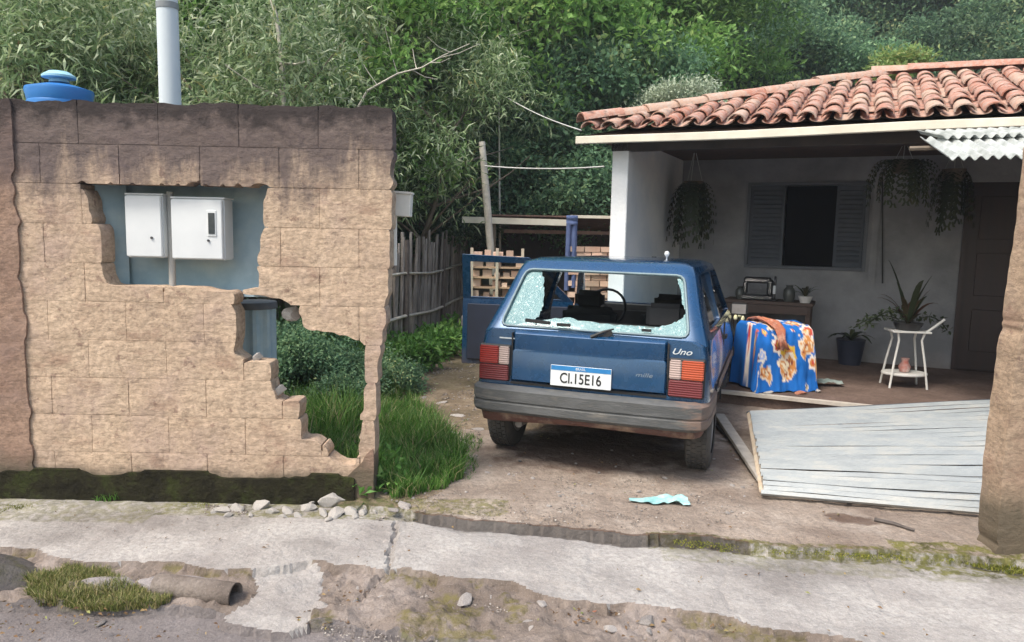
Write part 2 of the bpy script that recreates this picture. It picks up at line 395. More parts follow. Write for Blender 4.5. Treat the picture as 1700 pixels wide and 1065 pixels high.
# ================================================================ BLOCK WALL
YW = 4.10
def wxz(px, py): p = D(px, py, YW); return (p.x, p.z)
recess = [wxz(*p) for p in [(158, 303), (300, 304), (447, 308), (441, 330), (436, 380), (428, 440), (432, 478), (385, 482), (300, 476), (172, 471), (166, 380), (150, 330)]]
notch = [wxz(*p) for p in [(128, 300), (160, 302), (166, 372), (150, 370), (146, 322)]]
gap = [wxz(*p) for p in [(386, 476), (392, 540), (390, 590), (408, 600), (448, 600), (455, 660), (496, 666), (500, 730), (540, 735), (552, 764), (572, 776), (592, 774), (600, 700), (606, 640), (605, 572), (570, 556), (520, 548), (504, 545), (498, 514), (470, 498), (430, 488), (400, 490), (396, 476)]]
wall_right = [wxz(*p) for p in [(652, 190), (651, 300), (648, 420), (640, 520), (628, 620), (622, 720), (618, 845)]]
wr_z = np.array([b for a, b in wall_right])[::-1]; wr_x = np.array([a for a, b in wall_right])[::-1]
post_line = [wxz(20, 200), wxz(62, 790)]
def wall_hole(X, Z):
    jx = vnoise(X, Z, 13, 3, 18) * .009; jz = vnoise(X, Z, 14, 3, 18) * .009
    h = inpoly(X + jx, Z + jz, recess) | inpoly(X + jx, Z + jz, gap) | inpoly(X + jx, Z + jz, notch)
    return h | (X + jx * .8 > np.interp(Z, wr_z, wr_x))
def relief(X, Z): return vnoise(X, Z * 1.5, 71, 3, 4) * .005 + vnoise(X, Z * 2, 72, 3, 24) * .0022
def slab_from_grid(name, x0, x1, z0, z1, mat, parent, hole, c=.018, thick=.14, proud=0.0, y=YW, ragtop=0, xwarp=None, rel=relief, bev=.0010):
    """one block: a front sheet with relief, cut where the wall is broken, closed by side faces to its thickness"""
    nx = max(2, round((x1 - x0) / c)); nz_ = max(2, round((z1 - z0) / c))
    xs = np.linspace(x0, x1, nx + 1); zs = np.linspace(z0, z1, nz_ + 1); X, Z = np.meshgrid(xs, zs)
    keep = ~hole((X[:-1, :-1] + X[1:, 1:]) / 2, (Z[:-1, :-1] + Z[1:, 1:]) / 2)
    if not keep.any(): return None
    e = np.zeros_like(X); e[0, :] = e[-1, :] = e[:, 0] = e[:, -1] = 1
    fy = y - proud - rel(X, Z) + e * bev
    jx = vnoise(X, Z, 81, 2, 30) * .006 * (1 - e); jz = vnoise(X, Z, 82, 2, 30) * .006 * (1 - e)
    zz = Z + jz
    if ragtop: zz = zz + np.where(Z > z1 - 1e-6, vnoise(X, Z, 91, 4, 9) * ragtop, 0)
    Xr = X + jx
    # relax the broken outline so it does not follow the lattice
    kp0 = np.pad(keep, 1); cnt = kp0[:-1, :-1].astype(int) + kp0[1:, :-1] + kp0[:-1, 1:] + kp0[1:, 1:]
    he = np.zeros((X.shape[0], X.shape[1] - 1), bool); he[:] = kp0[:-1, 1:-1] != kp0[1:, 1:-1]
    ve = np.zeros((X.shape[0] - 1, X.shape[1]), bool); ve[:] = kp0[1:-1, :-1] != kp0[1:-1, 1:]
    lockx = np.zeros(X.shape, bool); lockx[:, 0] = lockx[:, -1] = True
    lockz = np.zeros(X.shape, bool); lockz[0, :] = lockz[-1, :] = True
    for _ in range(2):
        sx_ = np.zeros_like(X); sz_ = np.zeros_like(X); nn_ = np.zeros_like(X)
        for (a_, b_, m_) in (((slice(None), slice(0, -1)), (slice(None), slice(1, None)), he), ((slice(0, -1), slice(None)), (slice(1, None), slice(None)), ve)):
            for s_, t_ in ((a_, b_), (b_, a_)):
                sx_[s_] += np.where(m_, Xr[t_], 0); sz_[s_] += np.where(m_, zz[t_], 0); nn_[s_] += m_
        ok = nn_ == 2
        xm = np.where(ok & ~lockx, .4 * Xr + .6 * sx_ / np.maximum(nn_, 1), Xr); zm = np.where(ok & ~lockz, .4 * zz + .6 * sz_ / np.maximum(nn_, 1), zz)
        Xr, zz = xm, zm
    jx = Xr - X
    if xwarp is not None: jx = jx + xwarp(zz)
    n = X.size; idx = np.arange(n).reshape(X.shape)
    Vf = np.stack([X + jx, fy, zz], -1).reshape(-1, 3); Vb = np.stack([X + jx, np.full_like(X, y + thick), zz], -1).reshape(-1, 3)
    F_ = []
    kp = np.pad(keep, 1)
    for j in range(keep.shape[0]):
        for i in range(keep.shape[1]):
            if not keep[j, i]: continue
            a, b, c_, d = idx[j, i], idx[j, i + 1], idx[j + 1, i + 1], idx[j + 1, i]
            F_.append((a, b, c_, d)); 
            if not kp[j, i + 1]: F_.append((a, a + n, b + n, b))
            if not kp[j + 2, i + 1]: F_.append((d, c_, c_ + n, d + n))
            if not kp[j + 1, i]: F_.append((a, d, d + n, a + n))
            if not kp[j + 1, i + 2]: F_.append((b, b + n, c_ + n, c_))
            if (not kp[j, i + 1]) or (not kp[j + 2, i + 1]) or (not kp[j + 1, i]) or (not kp[j + 1, i + 2]) or True:
                pass
    # plain back, only where kept, at coarse cost
    ks = np.argwhere(keep)
    for j, i in ks: F_.append((idx[j, i] + n, idx[j + 1, i] + n, idx[j + 1, i + 1] + n, idx[j, i + 1] + n))
    F_ = np.array(F_); V = np.r_[Vf, Vb]; u, inv = np.unique(F_, return_inverse=True)
    return np_mesh(name, V[u], inv.reshape(-1, 4), mat, parent=parent, smooth=35)
wall = empty('broken_block_wall', (0, 0, 0), label='rough buff concrete block wall with a meter recess and a stepped hole broken through it', cat='wall')
CH, CL = .2115, .428
TOPZ = .02 + 10 * CH
for k in range(10):
    z0 = .02 + k * CH; off = .11 if k % 2 else .11 + CL / 2
    x = -3.3 + off - CL; 
    while x < -.60:
        g = (.0045 if random.random() < .33 else .0012)
        gz = .0026 if k == 8 else (.0020 if random.random() < .25 else .0007)
        slab_from_grid('block', x + g, x + CL - g, z0 + gz, z0 + CH - gz + (.0 if k < 9 else .012), WALL, wall, wall_hole, ragtop=.012 if k == 9 else 0)
        x += CL
# mortar bed just behind the faces, so joints read shallow
def core_hole(X, Z):
    h = wall_hole(X, Z)
    for dx, dz in ((.03, 0), (-.03, 0), (0, .03), (0, -.03)): h |= wall_hole(X + dx, Z + dz)
    return h
slab_from_grid('mortar_core', -3.4, -.58, .0, TOPZ - .01, WALL, wall, core_hole, c=.03, thick=.10, y=YW + .004, rel=lambda X, Z: relief(X, Z), bev=0)
# damp mossy foot and the darker post at the left
M_FOOT = NT('mossy_black_plinth'); _m = M_FOOT; _p = _m.pos('world')
_c = _m.ramp(_m.noise(_p, 7, 6, .7), [(.35, (.020, .018, .013)), (.52, (.034, .032, .018)), (.66, (.05, .06, .02)), (.75, (.05, .04, .03))])
M_FOOT = _m.fin(_c, .95, _m.bump(_m.noise(_p, 40, 6, .7), .03), Specular_IOR_Level=.1)
zf = lambda px: D(px, 792, YW).z
slab_from_grid('plinth', -3.4, D(590, 800, YW).x, -.08, .135, M_FOOT, wall, lambda X, Z: Z > .115 + vnoise(X, Z * 0, 19, 3, 4) * .03, proud=.028, thick=.2, rel=lambda X, Z: relief(X, Z) * 2)
px0, pz0 = post_line[0]; px1, pz1 = post_line[1]
slab_from_grid('corner_post', -3.4, -2.55, -.06, TOPZ + .005, POST, wall, lambda X, Z: X + vnoise(X, Z, 25, 3, 7) * .022 > px1 + (Z - pz1) * (px0 - px1) / (pz0 - pz1), proud=.016, ragtop=.012)
slab_from_grid('foot_stub', D(575, 800, YW).x, D(626, 800, YW).x, -.06, D(600, 745, YW).z, POST, wall, lambda X, Z: (X > np.interp(Z, wr_z, wr_x) + vnoise(X, Z, 3, 3, 20) * .01) | (Z > .1 + (X - D(575, 800, YW).x) * 1.2), proud=.012)

# recess lining and the two meter cabinets
BLUEGREY = simple('pale_blue_grey_metal', (.50, .64, .70), (.33, .46, .53), 3, .45, .1, 20, c3=(.52, .62, .62))
WHITEPL = simple('white_plastic', (.72, .74, .74), (.62, .64, .65), 3, .4)
DARK = simple('dark_plastic', (.03, .03, .035), (.05, .05, .055), 5, .5)
rc = empty('meter_cupboard', (0, 0, 0), label='blue-grey metal cupboard lining the recess in the block wall', cat='cupboard')
x0, zt = D(150, 300, YW + .16).x, D(150, 296, YW + .16).z; x1, zb = D(452, 470, YW).x + .01, D(300, 484, YW + .14).z
mb = MB().box(((x0 + x1) / 2, YW + .30, (zt + zb) / 2), (x1 - x0 + .06, .012, zt - zb + .06)); mb.build('back_panel', BLUEGREY, rc)
MB().box((x0 - .02, YW + .22, (zt + zb) / 2), (.012, .15, zt - zb + .03)).build('side_panel', BLUEGREY, rc)
MB().box((x1 + .02, YW + .22, (zt + zb) / 2), (.012, .15, zt - zb + .03)).build('side_panel', BLUEGREY, rc)
MB().box(((x0 + x1) / 2, YW + .22, zt + .015), (x1 - x0 + .02, .15, .012)).build('top_panel', simple('dark_rusty_steel', (.06, .05, .05), (.10, .07, .05), 20, .8), rc)
MB().box(((x0 + x1) / 2, YW + .22, zb - .015), (x1 - x0 + .02, .15, .012)).build('bottom_panel', BLUEGREY, rc)
fx = D(158, 380, YW + .1).x; mb = MB().box((fx + .035, YW + .20, (zt + zb) / 2), (.012, .17, zt - zb - .01), rot=Matrix.Rotation(R(-52), 3, 'Z')); mb.build('open_flap', BLUEGREY, rc)
def meter(pxa, pxb, pya, pyb, Y0, deep, label, window, side):
    a = D(pxa, pya, Y0); b = D(pxb, pyb, Y0); w = b.x - a.x; h = a.z - b.z
    e = empty('meter_box', (a.x + w / 2, Y0 + deep, b.z), label=label, cat='meter box', group='meter boxes in the wall recess')
    MB().box((0, -deep * .42, h / 2), (w, deep * .82, h)).build('body', WHITEPL, e, bevel=.006, segs=2, smooth=40)
    MB().box((side * .002, -deep * .9, h / 2), (w * .96, deep * .12, h * .965)).build('door', WHITEPL, e, bevel=.004, segs=2, smooth=40)
    MB().box((0, -deep * .40, h + .004), (w * 1.03, deep * .9, .010)).build('lid', WHITEPL, e, bevel=.003)
    MB().lathe([(.0, 0), (.007, 0), (.007, .006), (0, .006)], (w * .22, -deep * .97 - .006, h * .32), 10, axis='Y').build('lock', DARK, e)
    if window:
        MB().box((w * .29, -deep * .965, h * .60), (.050, .008, h * .42)).build('window_frame', WHITEPL, e, bevel=.002)
        MB().box((w * .29, -deep * .985, h * .60), (.034, .008, h * .34)).build('window_pane', simple('smoked_window', (.04, .05, .055), (.07, .08, .085), 30, .15), e)
    return e
meter(204, 270, 322, 428, YW + .06, .13, 'plain white meter box with no window, left one in the wall recess', False, 0)
meter(280, 371, 328, 432, YW + .045, .16, 'white meter box with a small dark window, right one in the wall recess', True, 0)
a = D(284, 470, YW + .12); 
MB().tube([(a.x, YW + .14, zb - .005), (a.x, YW + .14, D(284, 318, YW + .14).z)], .019, 10).build('conduit_pipe', simple('pvc_grey', (.42, .42, .40), (.34, .34, .33), 6, .6), smooth=40, label='grey conduit pipe rising between the two white meter boxes', cat='pipe')
# ribbed metal drum seen through the hole, and the plastered lump hanging at its top edge
c = D(418, 560, YW + .45)
e = empty('ribbed_metal_drum', (c.x, YW + .48, 0), label='blue-grey ribbed metal drum standing behind the hole in the wall', cat='drum')
zt2 = D(418, 506, YW + .45).z; prof = []
for i in range(25):
    t = i / 24; prof.append((.125 + .004 * math.cos(t * 40), zt2 * t))
nn = 40; mbx = MB(); vs = []; fs = []
for i, t in enumerate([0, .33, .66, 1]):
    for k in range(nn):
        an = 2 * math.pi * k / nn; rr = .128 + (.009 if k % 4 < 2 else -.004); vs.append((rr * math.cos(an), rr * math.sin(an), zt2 * t))
for i in range(3):
    for k in range(nn): fs.append((i * nn + k, i * nn + (k + 1) % nn, (i + 1) * nn + (k + 1) % nn, (i + 1) * nn + k))
mbx.add(vs, fs).build('shell', BLUEGREY, e)
MB().lathe([(0, zt2 + .02), (.14, zt2 + .02), (.145, zt2), (.145, zt2 - .02), (0.13, zt2 - .02)], n=28).build('lid', simple('dark_lid', (.08, .09, .10), (.14, .14, .14), 10, .7), e, smooth=40)

# ---------------------------------------------------------------- rubble, stones
def stone_mesh(name, r, seed, mat, sq=(1, 1, .7), sub=2, rough=.35):
    bm = bmesh.new(); bmesh.ops.create_icosphere(bm, subdivisions=sub, radius=1)
    rs = random.Random(seed); pl = [(Vector((rs.uniform(-1, 1), rs.uniform(-1, 1), rs.uniform(-1, 1))).normalized(), rs.uniform(.45, .8)) for _ in range(11)]
    for v in bm.verts:
        for n_, d in pl:
            k = v.co.dot(n_)
            if k > d: v.co -= n_ * (k - d)
        v.co *= 1 + rough * .3 * noise.noise(v.co * 2 + Vector((seed, 0, 0)))
        v.co = Vector((v.co.x * sq[0], v.co.y * sq[1], v.co.z * sq[2])) * r
    me = bpy.data.meshes.new(name); bm.to_mesh(me); bm.free(); me.materials.append(mat); return me
PLASTER = simple('broken_white_plaster', (.58, .56, .53), (.36, .33, .30), 12, .9, .6, 40, c3=(.48, .46, .43))
STONE = simple('grey_stone', (.40, .37, .35), (.24, .21, .19), 9, .9, .6, 40, rnd=.5)
chunk_m = [stone_mesh('rubble_chunk', 1, 30 + i, PLASTER, (1.2, .8, .55 + .1 * i)) for i in range(5)]
stone_m = [stone_mesh('stone', 1, 60 + i, STONE, (1.2, .9, .6)) for i in range(5)]
def put(me, name, loc, s, label, cat, group=None, rot=None):
    o = bpy.data.objects.new(name, me); COL.objects.link(o); o.location = loc; o.scale = (s, s, s) if not hasattr(s, '__len__') else s
    o.rotation_euler = rot or (random.uniform(-.2, .2), random.uniform(-.2, .2), random.uniform(0, 6.3)); return tag(o, label, cat, group)
o = put(chunk_m[4], 'rubble_chunk', G(553, 838, -.04) + Vector((0, .0, .025)), (.078, .06, .06), 'largest white plaster chunk, on end at the right of the rubble row', 'rubble', rot=(0, 0, .3))
for i, (px, py, s) in enumerate([(368, 848, .040), (395, 846, .046), (380, 856, .024), (432, 842, .050), (452, 850, .03), (478, 848, .036), (495, 856, .028), (512, 844, .04), (520, 836, .034), (536, 852, .036), (560, 853, .05), (583, 850, .045), (604, 852, .03), (622, 850, .022), (470, 858, .02), (545, 862, .022), (590, 858, .025), (415, 856, .018), (355, 850, .02), (632, 845, .018)]):
    s *= 1.2; put(chunk_m[i % 5], 'rubble_chunk', G(px, py, -.042) + Vector((0, 0, s * .1)), (s, s, s * .8), 'white broken plaster chunk in the row along the foot of the broken wall', 'rubble', 'plaster chunks along the wall foot')
for px, py, s, lb in [(428, 594, .030, 'white broken lump on the highest step of the broken wall'), (466, 648, .034, 'white broken lump leaning on the middle step of the broken wall')]:
    p = D(px, py, YW + .05); put(chunk_m[2], 'rubble_chunk', p, (s, s, s * 1.5), lb, 'rubble', rot=(.2, .3, 1))
p = D(484, 520, YW + .10); o = put(chunk_m[1], 'plaster_lump', p, (.055, .05, .075), 'white plaster lump wedged under the broken edge above the drum', 'rubble', rot=(.1, .5, .4))
for i in range(26):
    px = random.uniform(520, 1230); py = random.uniform(948, 1060)
    s = random.choice([.014, .02, .028, .04]) * random.uniform(.7, 1.2); g = G(px, py, -.09)
    if inpoly(np.array([g.x]), np.array([g.y]), pave_poly)[0]: continue
    put(stone_m[i % 5], 'stone', g + Vector((0, 0, s * .1)), s, 'small grey stone lying on the broken ground before the pavement', 'stone', 'loose stones on the broken verge')
for px, py, s, rt, lb in [(840, 958, .045, (.2, 0, .4), 'reddish')]:
    pass
BRICK = simple('broken_brick', (.42, .17, .10), (.30, .13, .09), 20, .9, .5, 60)
for px, py, s in [(820, 966, .05), (870, 976, .035), (985, 1004, .045)]:
    put(stone_mesh('brick_fragment', 1, int(px), BRICK, (1.3, .8, .5)), 'brick_fragment', G(px, py, -.09), s, {820: 'flat red brick fragment by the ragged pavement edge, leftmost of three', 870: 'smaller red brick fragment just right of the leftmost one', 985: 'red brick fragment at the front edge of the pale pavement slab'}[px], 'brick fragment')
# left foreground: dark boulder, slab, clay pipe
MOSSROCK = NT('mossy_dark_rock'); _m = MOSSROCK; _p = _m.pos('world')
MOSSROCK = _m.fin(_m.ramp(_m.noise(_p, 6, 6, .65), [(.35, (.07, .06, .06)), (.5, (.10, .09, .085)), (.62, (.07, .065, .045)), (.72, (.12, .12, .03))]), .95, _m.bump(_m.noise(_p, 25, 6, .7), .02))
o = put(stone_mesh('boulder', 1, 5, MOSSROCK, (1, .8, .62), 4), 'boulder', G(8, 965, -.1), (.30, .24, .19), 'dark mossy boulder at the left edge of the pavement', 'rock', rot=(0, .1, .3))
SLABM = ground_mat('slab_concrete', (.40, .37, .36), (.30, .27, .265), (.20, .17, .16))
put(stone_mesh('concrete_slab', 1, 12, SLABM, (1, .75, .4), 4), 'concrete_slab', G(175, 968, -.08), (.17, .12, .09), 'broken grey concrete slab tilted between boulder and clay pipe', 'concrete slab', rot=(.1, .1, .2))
put(stone_mesh('concrete_lump', 1, 17, SLABM, (1, .75, .5), 3), 'concrete_lump', G(255, 968, -.08), (.07, .06, .07), 'small dark concrete lump touching the clay pipe', 'concrete lump', rot=(.2, .1, .9))
a = G(262, 975, -.08) + Vector((0, 0, .012)); b = G(392, 990, -.08) + Vector((0, -.01, .012))
dr = (b - a).normalized(); mb = MB(); pts = [a + (b - a) * (i / 8) for i in range(9)]
mb.tube(pts, .052, 20, cap=False); n0 = len(mb.v); mb.tube([b + dr * .004, b - dr * .004, b - dr * .22], [.052, .042, .042], 20, cap=False)
mb.add([b - dr * .22 + Vector((0, 0, 0))], [])
PIPE = ground_mat('weathered_clay', (.27, .23, .20), (.17, .14, .12), (.10, .08, .07))
mb.build('broken_pipe', PIPE, smooth=50, fixn=False, label='broken clay drain pipe with its open mouth to the right, in the weeds', cat='pipe')
mb = MB().tube([b - dr * .10 + Vector((0, 0, 0)), b - dr * .11], .0425, 16); mb.build('pipe_silt', simple('dark_silt', (.05, .035, .025), None, 9, .95), bpy.data.objects['broken_pipe'], fixn=False)
# concrete haunch over the pipe
put(stone_mesh('concrete_haunch', 1, 23, SLABM, (1, .6, .5), 4), 'concrete_haunch', G(318, 968, -.07), (.26, .10, .075), 'crumbling concrete haunch lying over the back of the clay pipe', 'concrete lump', rot=(0, 0, .05))
o = put(stone_m[2], 'pebble', G(168, 1034, -.12), (.03, .012, .012), 'pale elongated pebble lying alone on the asphalt', 'pebble', rot=(0, 0, 1.2))
o = put(chunk_m[1], 'stick_chip', G(22, 992, -.12), (.045, .012, .012), 'pale splinter lying on the road beside the boulder', 'splinter', rot=(0, 0, .7))

def gravel(name, label, polys, N, s0, s1, seed, mat, z):
    r = np.random.default_rng(seed); V = []; F_ = []; base = np.array([[1, 0, 0], [-.5, .8, 0], [-.6, -.7, 0], [.1, .1, .7], [.4, -.5, .4], [-.3, .5, .45]])
    tri = np.array([[0, 1, 3], [1, 2, 3], [2, 0, 4], [0, 3, 4], [2, 4, 3], [1, 5, 3]]); n = 0
    poly = [tuple(G(a, b, z)[:2]) for a, b in polys]; xs = [p[0] for p in poly]; ys = [p[1] for p in poly]
    x = r.uniform(min(xs), max(xs), N * 3); y = r.uniform(min(ys), max(ys), N * 3); m = inpoly(x, y, poly) & (vnoise(x, y, seed, 3, 5) > -.15); x = x[m][:N]; y = y[m][:N]; N = len(x)
    s = r.uniform(s0, s1, N) ** 1; an = r.uniform(0, 6.28, N); sq = r.uniform(.5, 1, N)
    bx = base[None, :, 0] * s[:, None]; by = base[None, :, 1] * (s * sq)[:, None]; bz = base[None, :, 2] * (s * .9)[:, None]
    VX = x[:, None] + bx * np.cos(an)[:, None] - by * np.sin(an)[:, None]; VY = y[:, None] + bx * np.sin(an)[:, None] + by * np.cos(an)[:, None]
    V = np.stack([VX, VY, z + bz], -1).reshape(-1, 3); F_ = (np.arange(N)[:, None, None] * 6 + tri[None]).reshape(-1, 3)
    o = np_mesh(name, V, F_, mat, {'tint': np.repeat(r.uniform(0, 1, N), 6)}); return tag(o, label, 'gravel', kind='stuff')
GRM = NT('mixed_gravel'); GRM = GRM.fin(GRM.ramp(GRM.attr('tint'), [(0, (.10, .08, .07)), (.5, (.20, .17, .145)), (.9, (.32, .28, .25)), (1, (.48, .45, .41))]), .95)
gravel('verge_gravel', 'pebbles and concrete crumbs strewn over the broken verge', [(470, 935), (650, 945), (960, 1000), (1250, 1040), (1400, 1070), (900, 1130), (520, 1080), (540, 1000)], 2600, .003, .010, 3, GRM, -.098)
gravel('rubble_crumbs', 'pale plaster crumbs and dust round the rubble at the wall foot', [(340, 838), (640, 842), (660, 862), (500, 868), (340, 860)], 700, .003, .011, 7, GRM, -.042)
gravel('driveway_gravel', 'fine gravel and grit on the driveway behind the car', [(650, 840), (780, 770), (900, 790), (1180, 800), (1250, 850), (1150, 885), (900, 872), (700, 850)], 1500, .003, .009, 4, GRM, 0.0)
gravel('path_gravel', 'gravel and clods on the soil path left of the car', [(650, 650), (700, 600), (790, 600), (800, 700), (790, 770), (770, 800), (740, 700)], 900, .005, .018, 5, GRM, 0.0)
# ================================================================ AIR
hz_ = bpy.data.materials.new('pale_air'); hz_.use_nodes = True; _t = hz_.node_tree; _t.nodes.clear()
_o = _t.nodes.new('ShaderNodeOutputMaterial'); _v = _t.nodes.new('ShaderNodeVolumePrincipled'); _v.inputs['Density'].default_value = HAZE; _v.inputs['Color'].default_value = (.86, .92, 1, 1); _v.inputs['Anisotropy'].default_value = .2
_t.links.new(_v.outputs[0], _o.inputs['Volume'])
if HAZE > 0: tag(MB().box((0, 50, 14), (236, 176, 48)).build('haze', hz_), 'thin pale haze in the air', kind='stuff')

# ================================================================ VEGETATION
LM_NARROW = leafmat('narrow_grey_green_leaf', [(0, (.04, .075, .03)), (.3, (.13, .21, .085)), (.55, (.28, .38, .18)), (.78, (.54, .60, .42)), (.92, (.40, .42, .16)), (1, (.28, .17, .10))], .38, .4)
LM_BRIGHT = leafmat('bright_green_leaf', [(0, (.06, .14, .035)), (.5, (.18, .34, .08)), (.85, (.34, .50, .16)), (1, (.48, .48, .18))], .5, .45, .5)
LM_DARK = leafmat('dark_forest_leaf', [(0, (.045, .10, .06)), (.5, (.13, .24, .13)), (.85, (.26, .38, .19)), (1, (.46, .48, .22))], .7, .4, .9)
LM_PALE = leafmat('pale_grey_green_leaf', [(0, (.25, .32, .22)), (1, (.50, .55, .42))], .6, .2)
LM_GRASS = leafmat('grass_blade', [(0, (.05, .12, .02)), (.5, (.10, .24, .04)), (.85, (.20, .36, .08)), (.93, (.40, .38, .18)), (1, (.45, .38, .22))], .45, .4)
LM_WEED = leafmat('weed_leaf', [(0, (.06, .16, .03)), (.7, (.15, .32, .07)), (1, (.30, .45, .12))], .45, .35)
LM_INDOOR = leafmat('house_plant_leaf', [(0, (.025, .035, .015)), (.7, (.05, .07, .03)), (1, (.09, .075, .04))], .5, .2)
BARK = simple('bark', (.20, .16, .12), (.10, .08, .06), 9, .95, .6, 40, 'object', vscale=(1, 1, .3))
PALEBARK = simple('pale_dead_wood', (.58, .54, .46), (.38, .35, .30), 14, .85, .4, 60)
def leaves(N, centers, spread, L, Wd, droop=.2, up=.2, bias=None, bend=.25, seed=1, tint=None):
    r = np.random.default_rng(seed); ci = r.integers(0, len(centers), N)
    pos = centers[ci] + r.normal(0, 1, (N, 3)) * spread * np.array([1, 1, .75])
    out = pos - centers[ci]; out /= np.linalg.norm(out, axis=1, keepdims=True) + 1e-6
    d = r.normal(0, 1, (N, 3)) + out * .8; d[:, 2] += up - droop
    if bias is not None: d += bias
    d /= np.linalg.norm(d, axis=1, keepdims=True)
    s = np.cross(d, r.normal(0, 1, (N, 3)) * .6 + np.array([0, 0, 1.0])); s /= np.linalg.norm(s, axis=1, keepdims=True) + 1e-6
    nrm = np.cross(s, d)
    l = (L * r.uniform(.6, 1.3, N))[:, None]; w = (Wd * r.uniform(.7, 1.2, N))[:, None]
    mid = pos + d * l * .5 + nrm * l * bend * .25; tip = pos + d * l - nrm * l * bend * .3
    V = np.stack([pos, mid + s * w * .5, tip, mid - s * w * .5], 1).reshape(-1, 3)
    F_ = np.arange(4 * N).reshape(-1, 4)
    base = r.uniform(0, 1, len(centers))[ci] * .5 + r.uniform(0, 1, N) * .5 if tint is None else tint(r, ci, pos)
    t = np.repeat(np.clip(base, 0, 1), 4)
    return V, F_, t
def crown_centers(n, rx, rz, seed, z0, lob=7):
    lob = lob + 6
    r = np.random.default_rng(seed); lobes = r.normal(0, 1, (lob, 3)); lobes /= np.linalg.norm(lobes, axis=1, keepdims=True)
    lobes = lobes * np.array([rx * .72, rx * .72, rz * .7]); rad = r.uniform(.26, .46, lob)
    k = r.integers(0, lob, n); d = r.normal(0, 1, (n, 3)); d /= np.linalg.norm(d, axis=1, keepdims=True)
    d[:, 2] = np.abs(d[:, 2]) * .9 - .12 * r.uniform(0, 1, n)
    c = lobes[k] + d * (rad[k] * r.uniform(.75, 1.05, n))[:, None] * np.array([rx, rx, rz])
    c[:, 2] += z0; return c
def trunk_mesh(h, r0, seed, rx, mat, name='trunk', lean=.15, nb=7, thin=.012):
    rs = random.Random(seed); mb = MB(); pts = [Vector((0, 0, -.3))]; p = Vector((0, 0, 0)); dv = Vector((rs.uniform(-lean, lean), rs.uniform(-lean, lean), 1))
    for i in range(6): pts.append(p.copy()); dv += Vector((rs.uniform(-.12, .12), rs.uniform(-.12, .12), 0)); p += dv * h / 6
    mb.tube(pts, [r0 * 1.3] + [r0 * (1 - .12 * i) for i in range(6)], 8)
    for b in range(nb):
        i = rs.randint(2, 6) if len(pts) > 6 else 3; q = pts[i].copy(); an = rs.uniform(0, 6.28); l = rx * rs.uniform(.6, 1.0)
        bp = [q]; d = Vector((math.cos(an), math.sin(an), rs.uniform(.3, 1.0)))
        for k in range(4): d += Vector((rs.uniform(-.3, .3), rs.uniform(-.3, .3), rs.uniform(-.1, .2))); bp.append(bp[-1] + d.normalized() * l / 4)
        mb.tube(bp, [r0 * .45, r0 * .36, r0 * .26, r0 * .18, thin], 5)
    o = mb.build(name, mat, smooth=60, fixn=False); me = o.data; bpy.data.objects.remove(o); return me
def tree_proto(kind, seed):
    if kind == 'dark':
        c = crown_centers(150, 2.6, 2.4, seed, 4.6, 9); V, F_, t = leaves(18000, c, .24, .14, .085, .1, .1, seed=seed, bend=.3)
        return np_mesh('crown', V, F_, LM_DARK, {'tint': t}, link=False), trunk_mesh(4.2, .17, seed, 2.2, BARK)
    if kind == 'bright':
        c = crown_centers(120, 2.0, 1.7, seed, 2.7, 8); V, F_, t = leaves(24000, c, .16, .085, .045, .1, .15, seed=seed, bend=.3)
        return np_mesh('crown', V, F_, LM_BRIGHT, {'tint': t}, link=False), trunk_mesh(2.6, .11, seed, 1.7, BARK)
    if kind == 'narrow':
        c = crown_centers(170, 1.7, 1.9, seed, 2.6, 10)
        V, F_, t = leaves(11000, c, .15, .17, .024, .25, .2, seed=seed, bend=.5)
        return np_mesh('crown', V, F_, LM_NARROW, {'tint': t}, link=False), trunk_mesh(3.0, .05, seed, 1.8, BARK, nb=14, thin=.005, lean=.3)
protos = {k: [tree_proto(k, s) for s in ss] for k, ss in {'dark': (11, 12, 13, 14), 'bright': (21, 22, 23), 'narrow': (31, 32, 33, 34)}.items()}
def tree(kind, i, x, y, s, label, group, name, z=None, cat='tree', sz=1.0):
    cm, tm = protos[kind][i % len(protos[kind])]
    zz = float(hill(np.float64(x), np.float64(y))) - .1 if z is None else z
    k_ = label; LABN[k_] = LABN.get(k_, 0) + 1
    e = empty(name, (x, y, zz), random.uniform(0, 6.28), label, cat, group); e.scale = (s, s, s * sz)
    for nm, me in (('crown', cm), ('trunk', tm)):
        o = bpy.data.objects.new(nm, me); COL.objects.link(o); o.parent = e
    return e
LABN = {}
ORD = ['leftmost', 'second from left', 'third from left', 'fourth from left', 'fifth from left', 'sixth from left', 'seventh from left', 'eighth from left', 'ninth from left', 'tenth from left', 'eleventh from left', 'twelfth from left']
tr = random.Random(5)
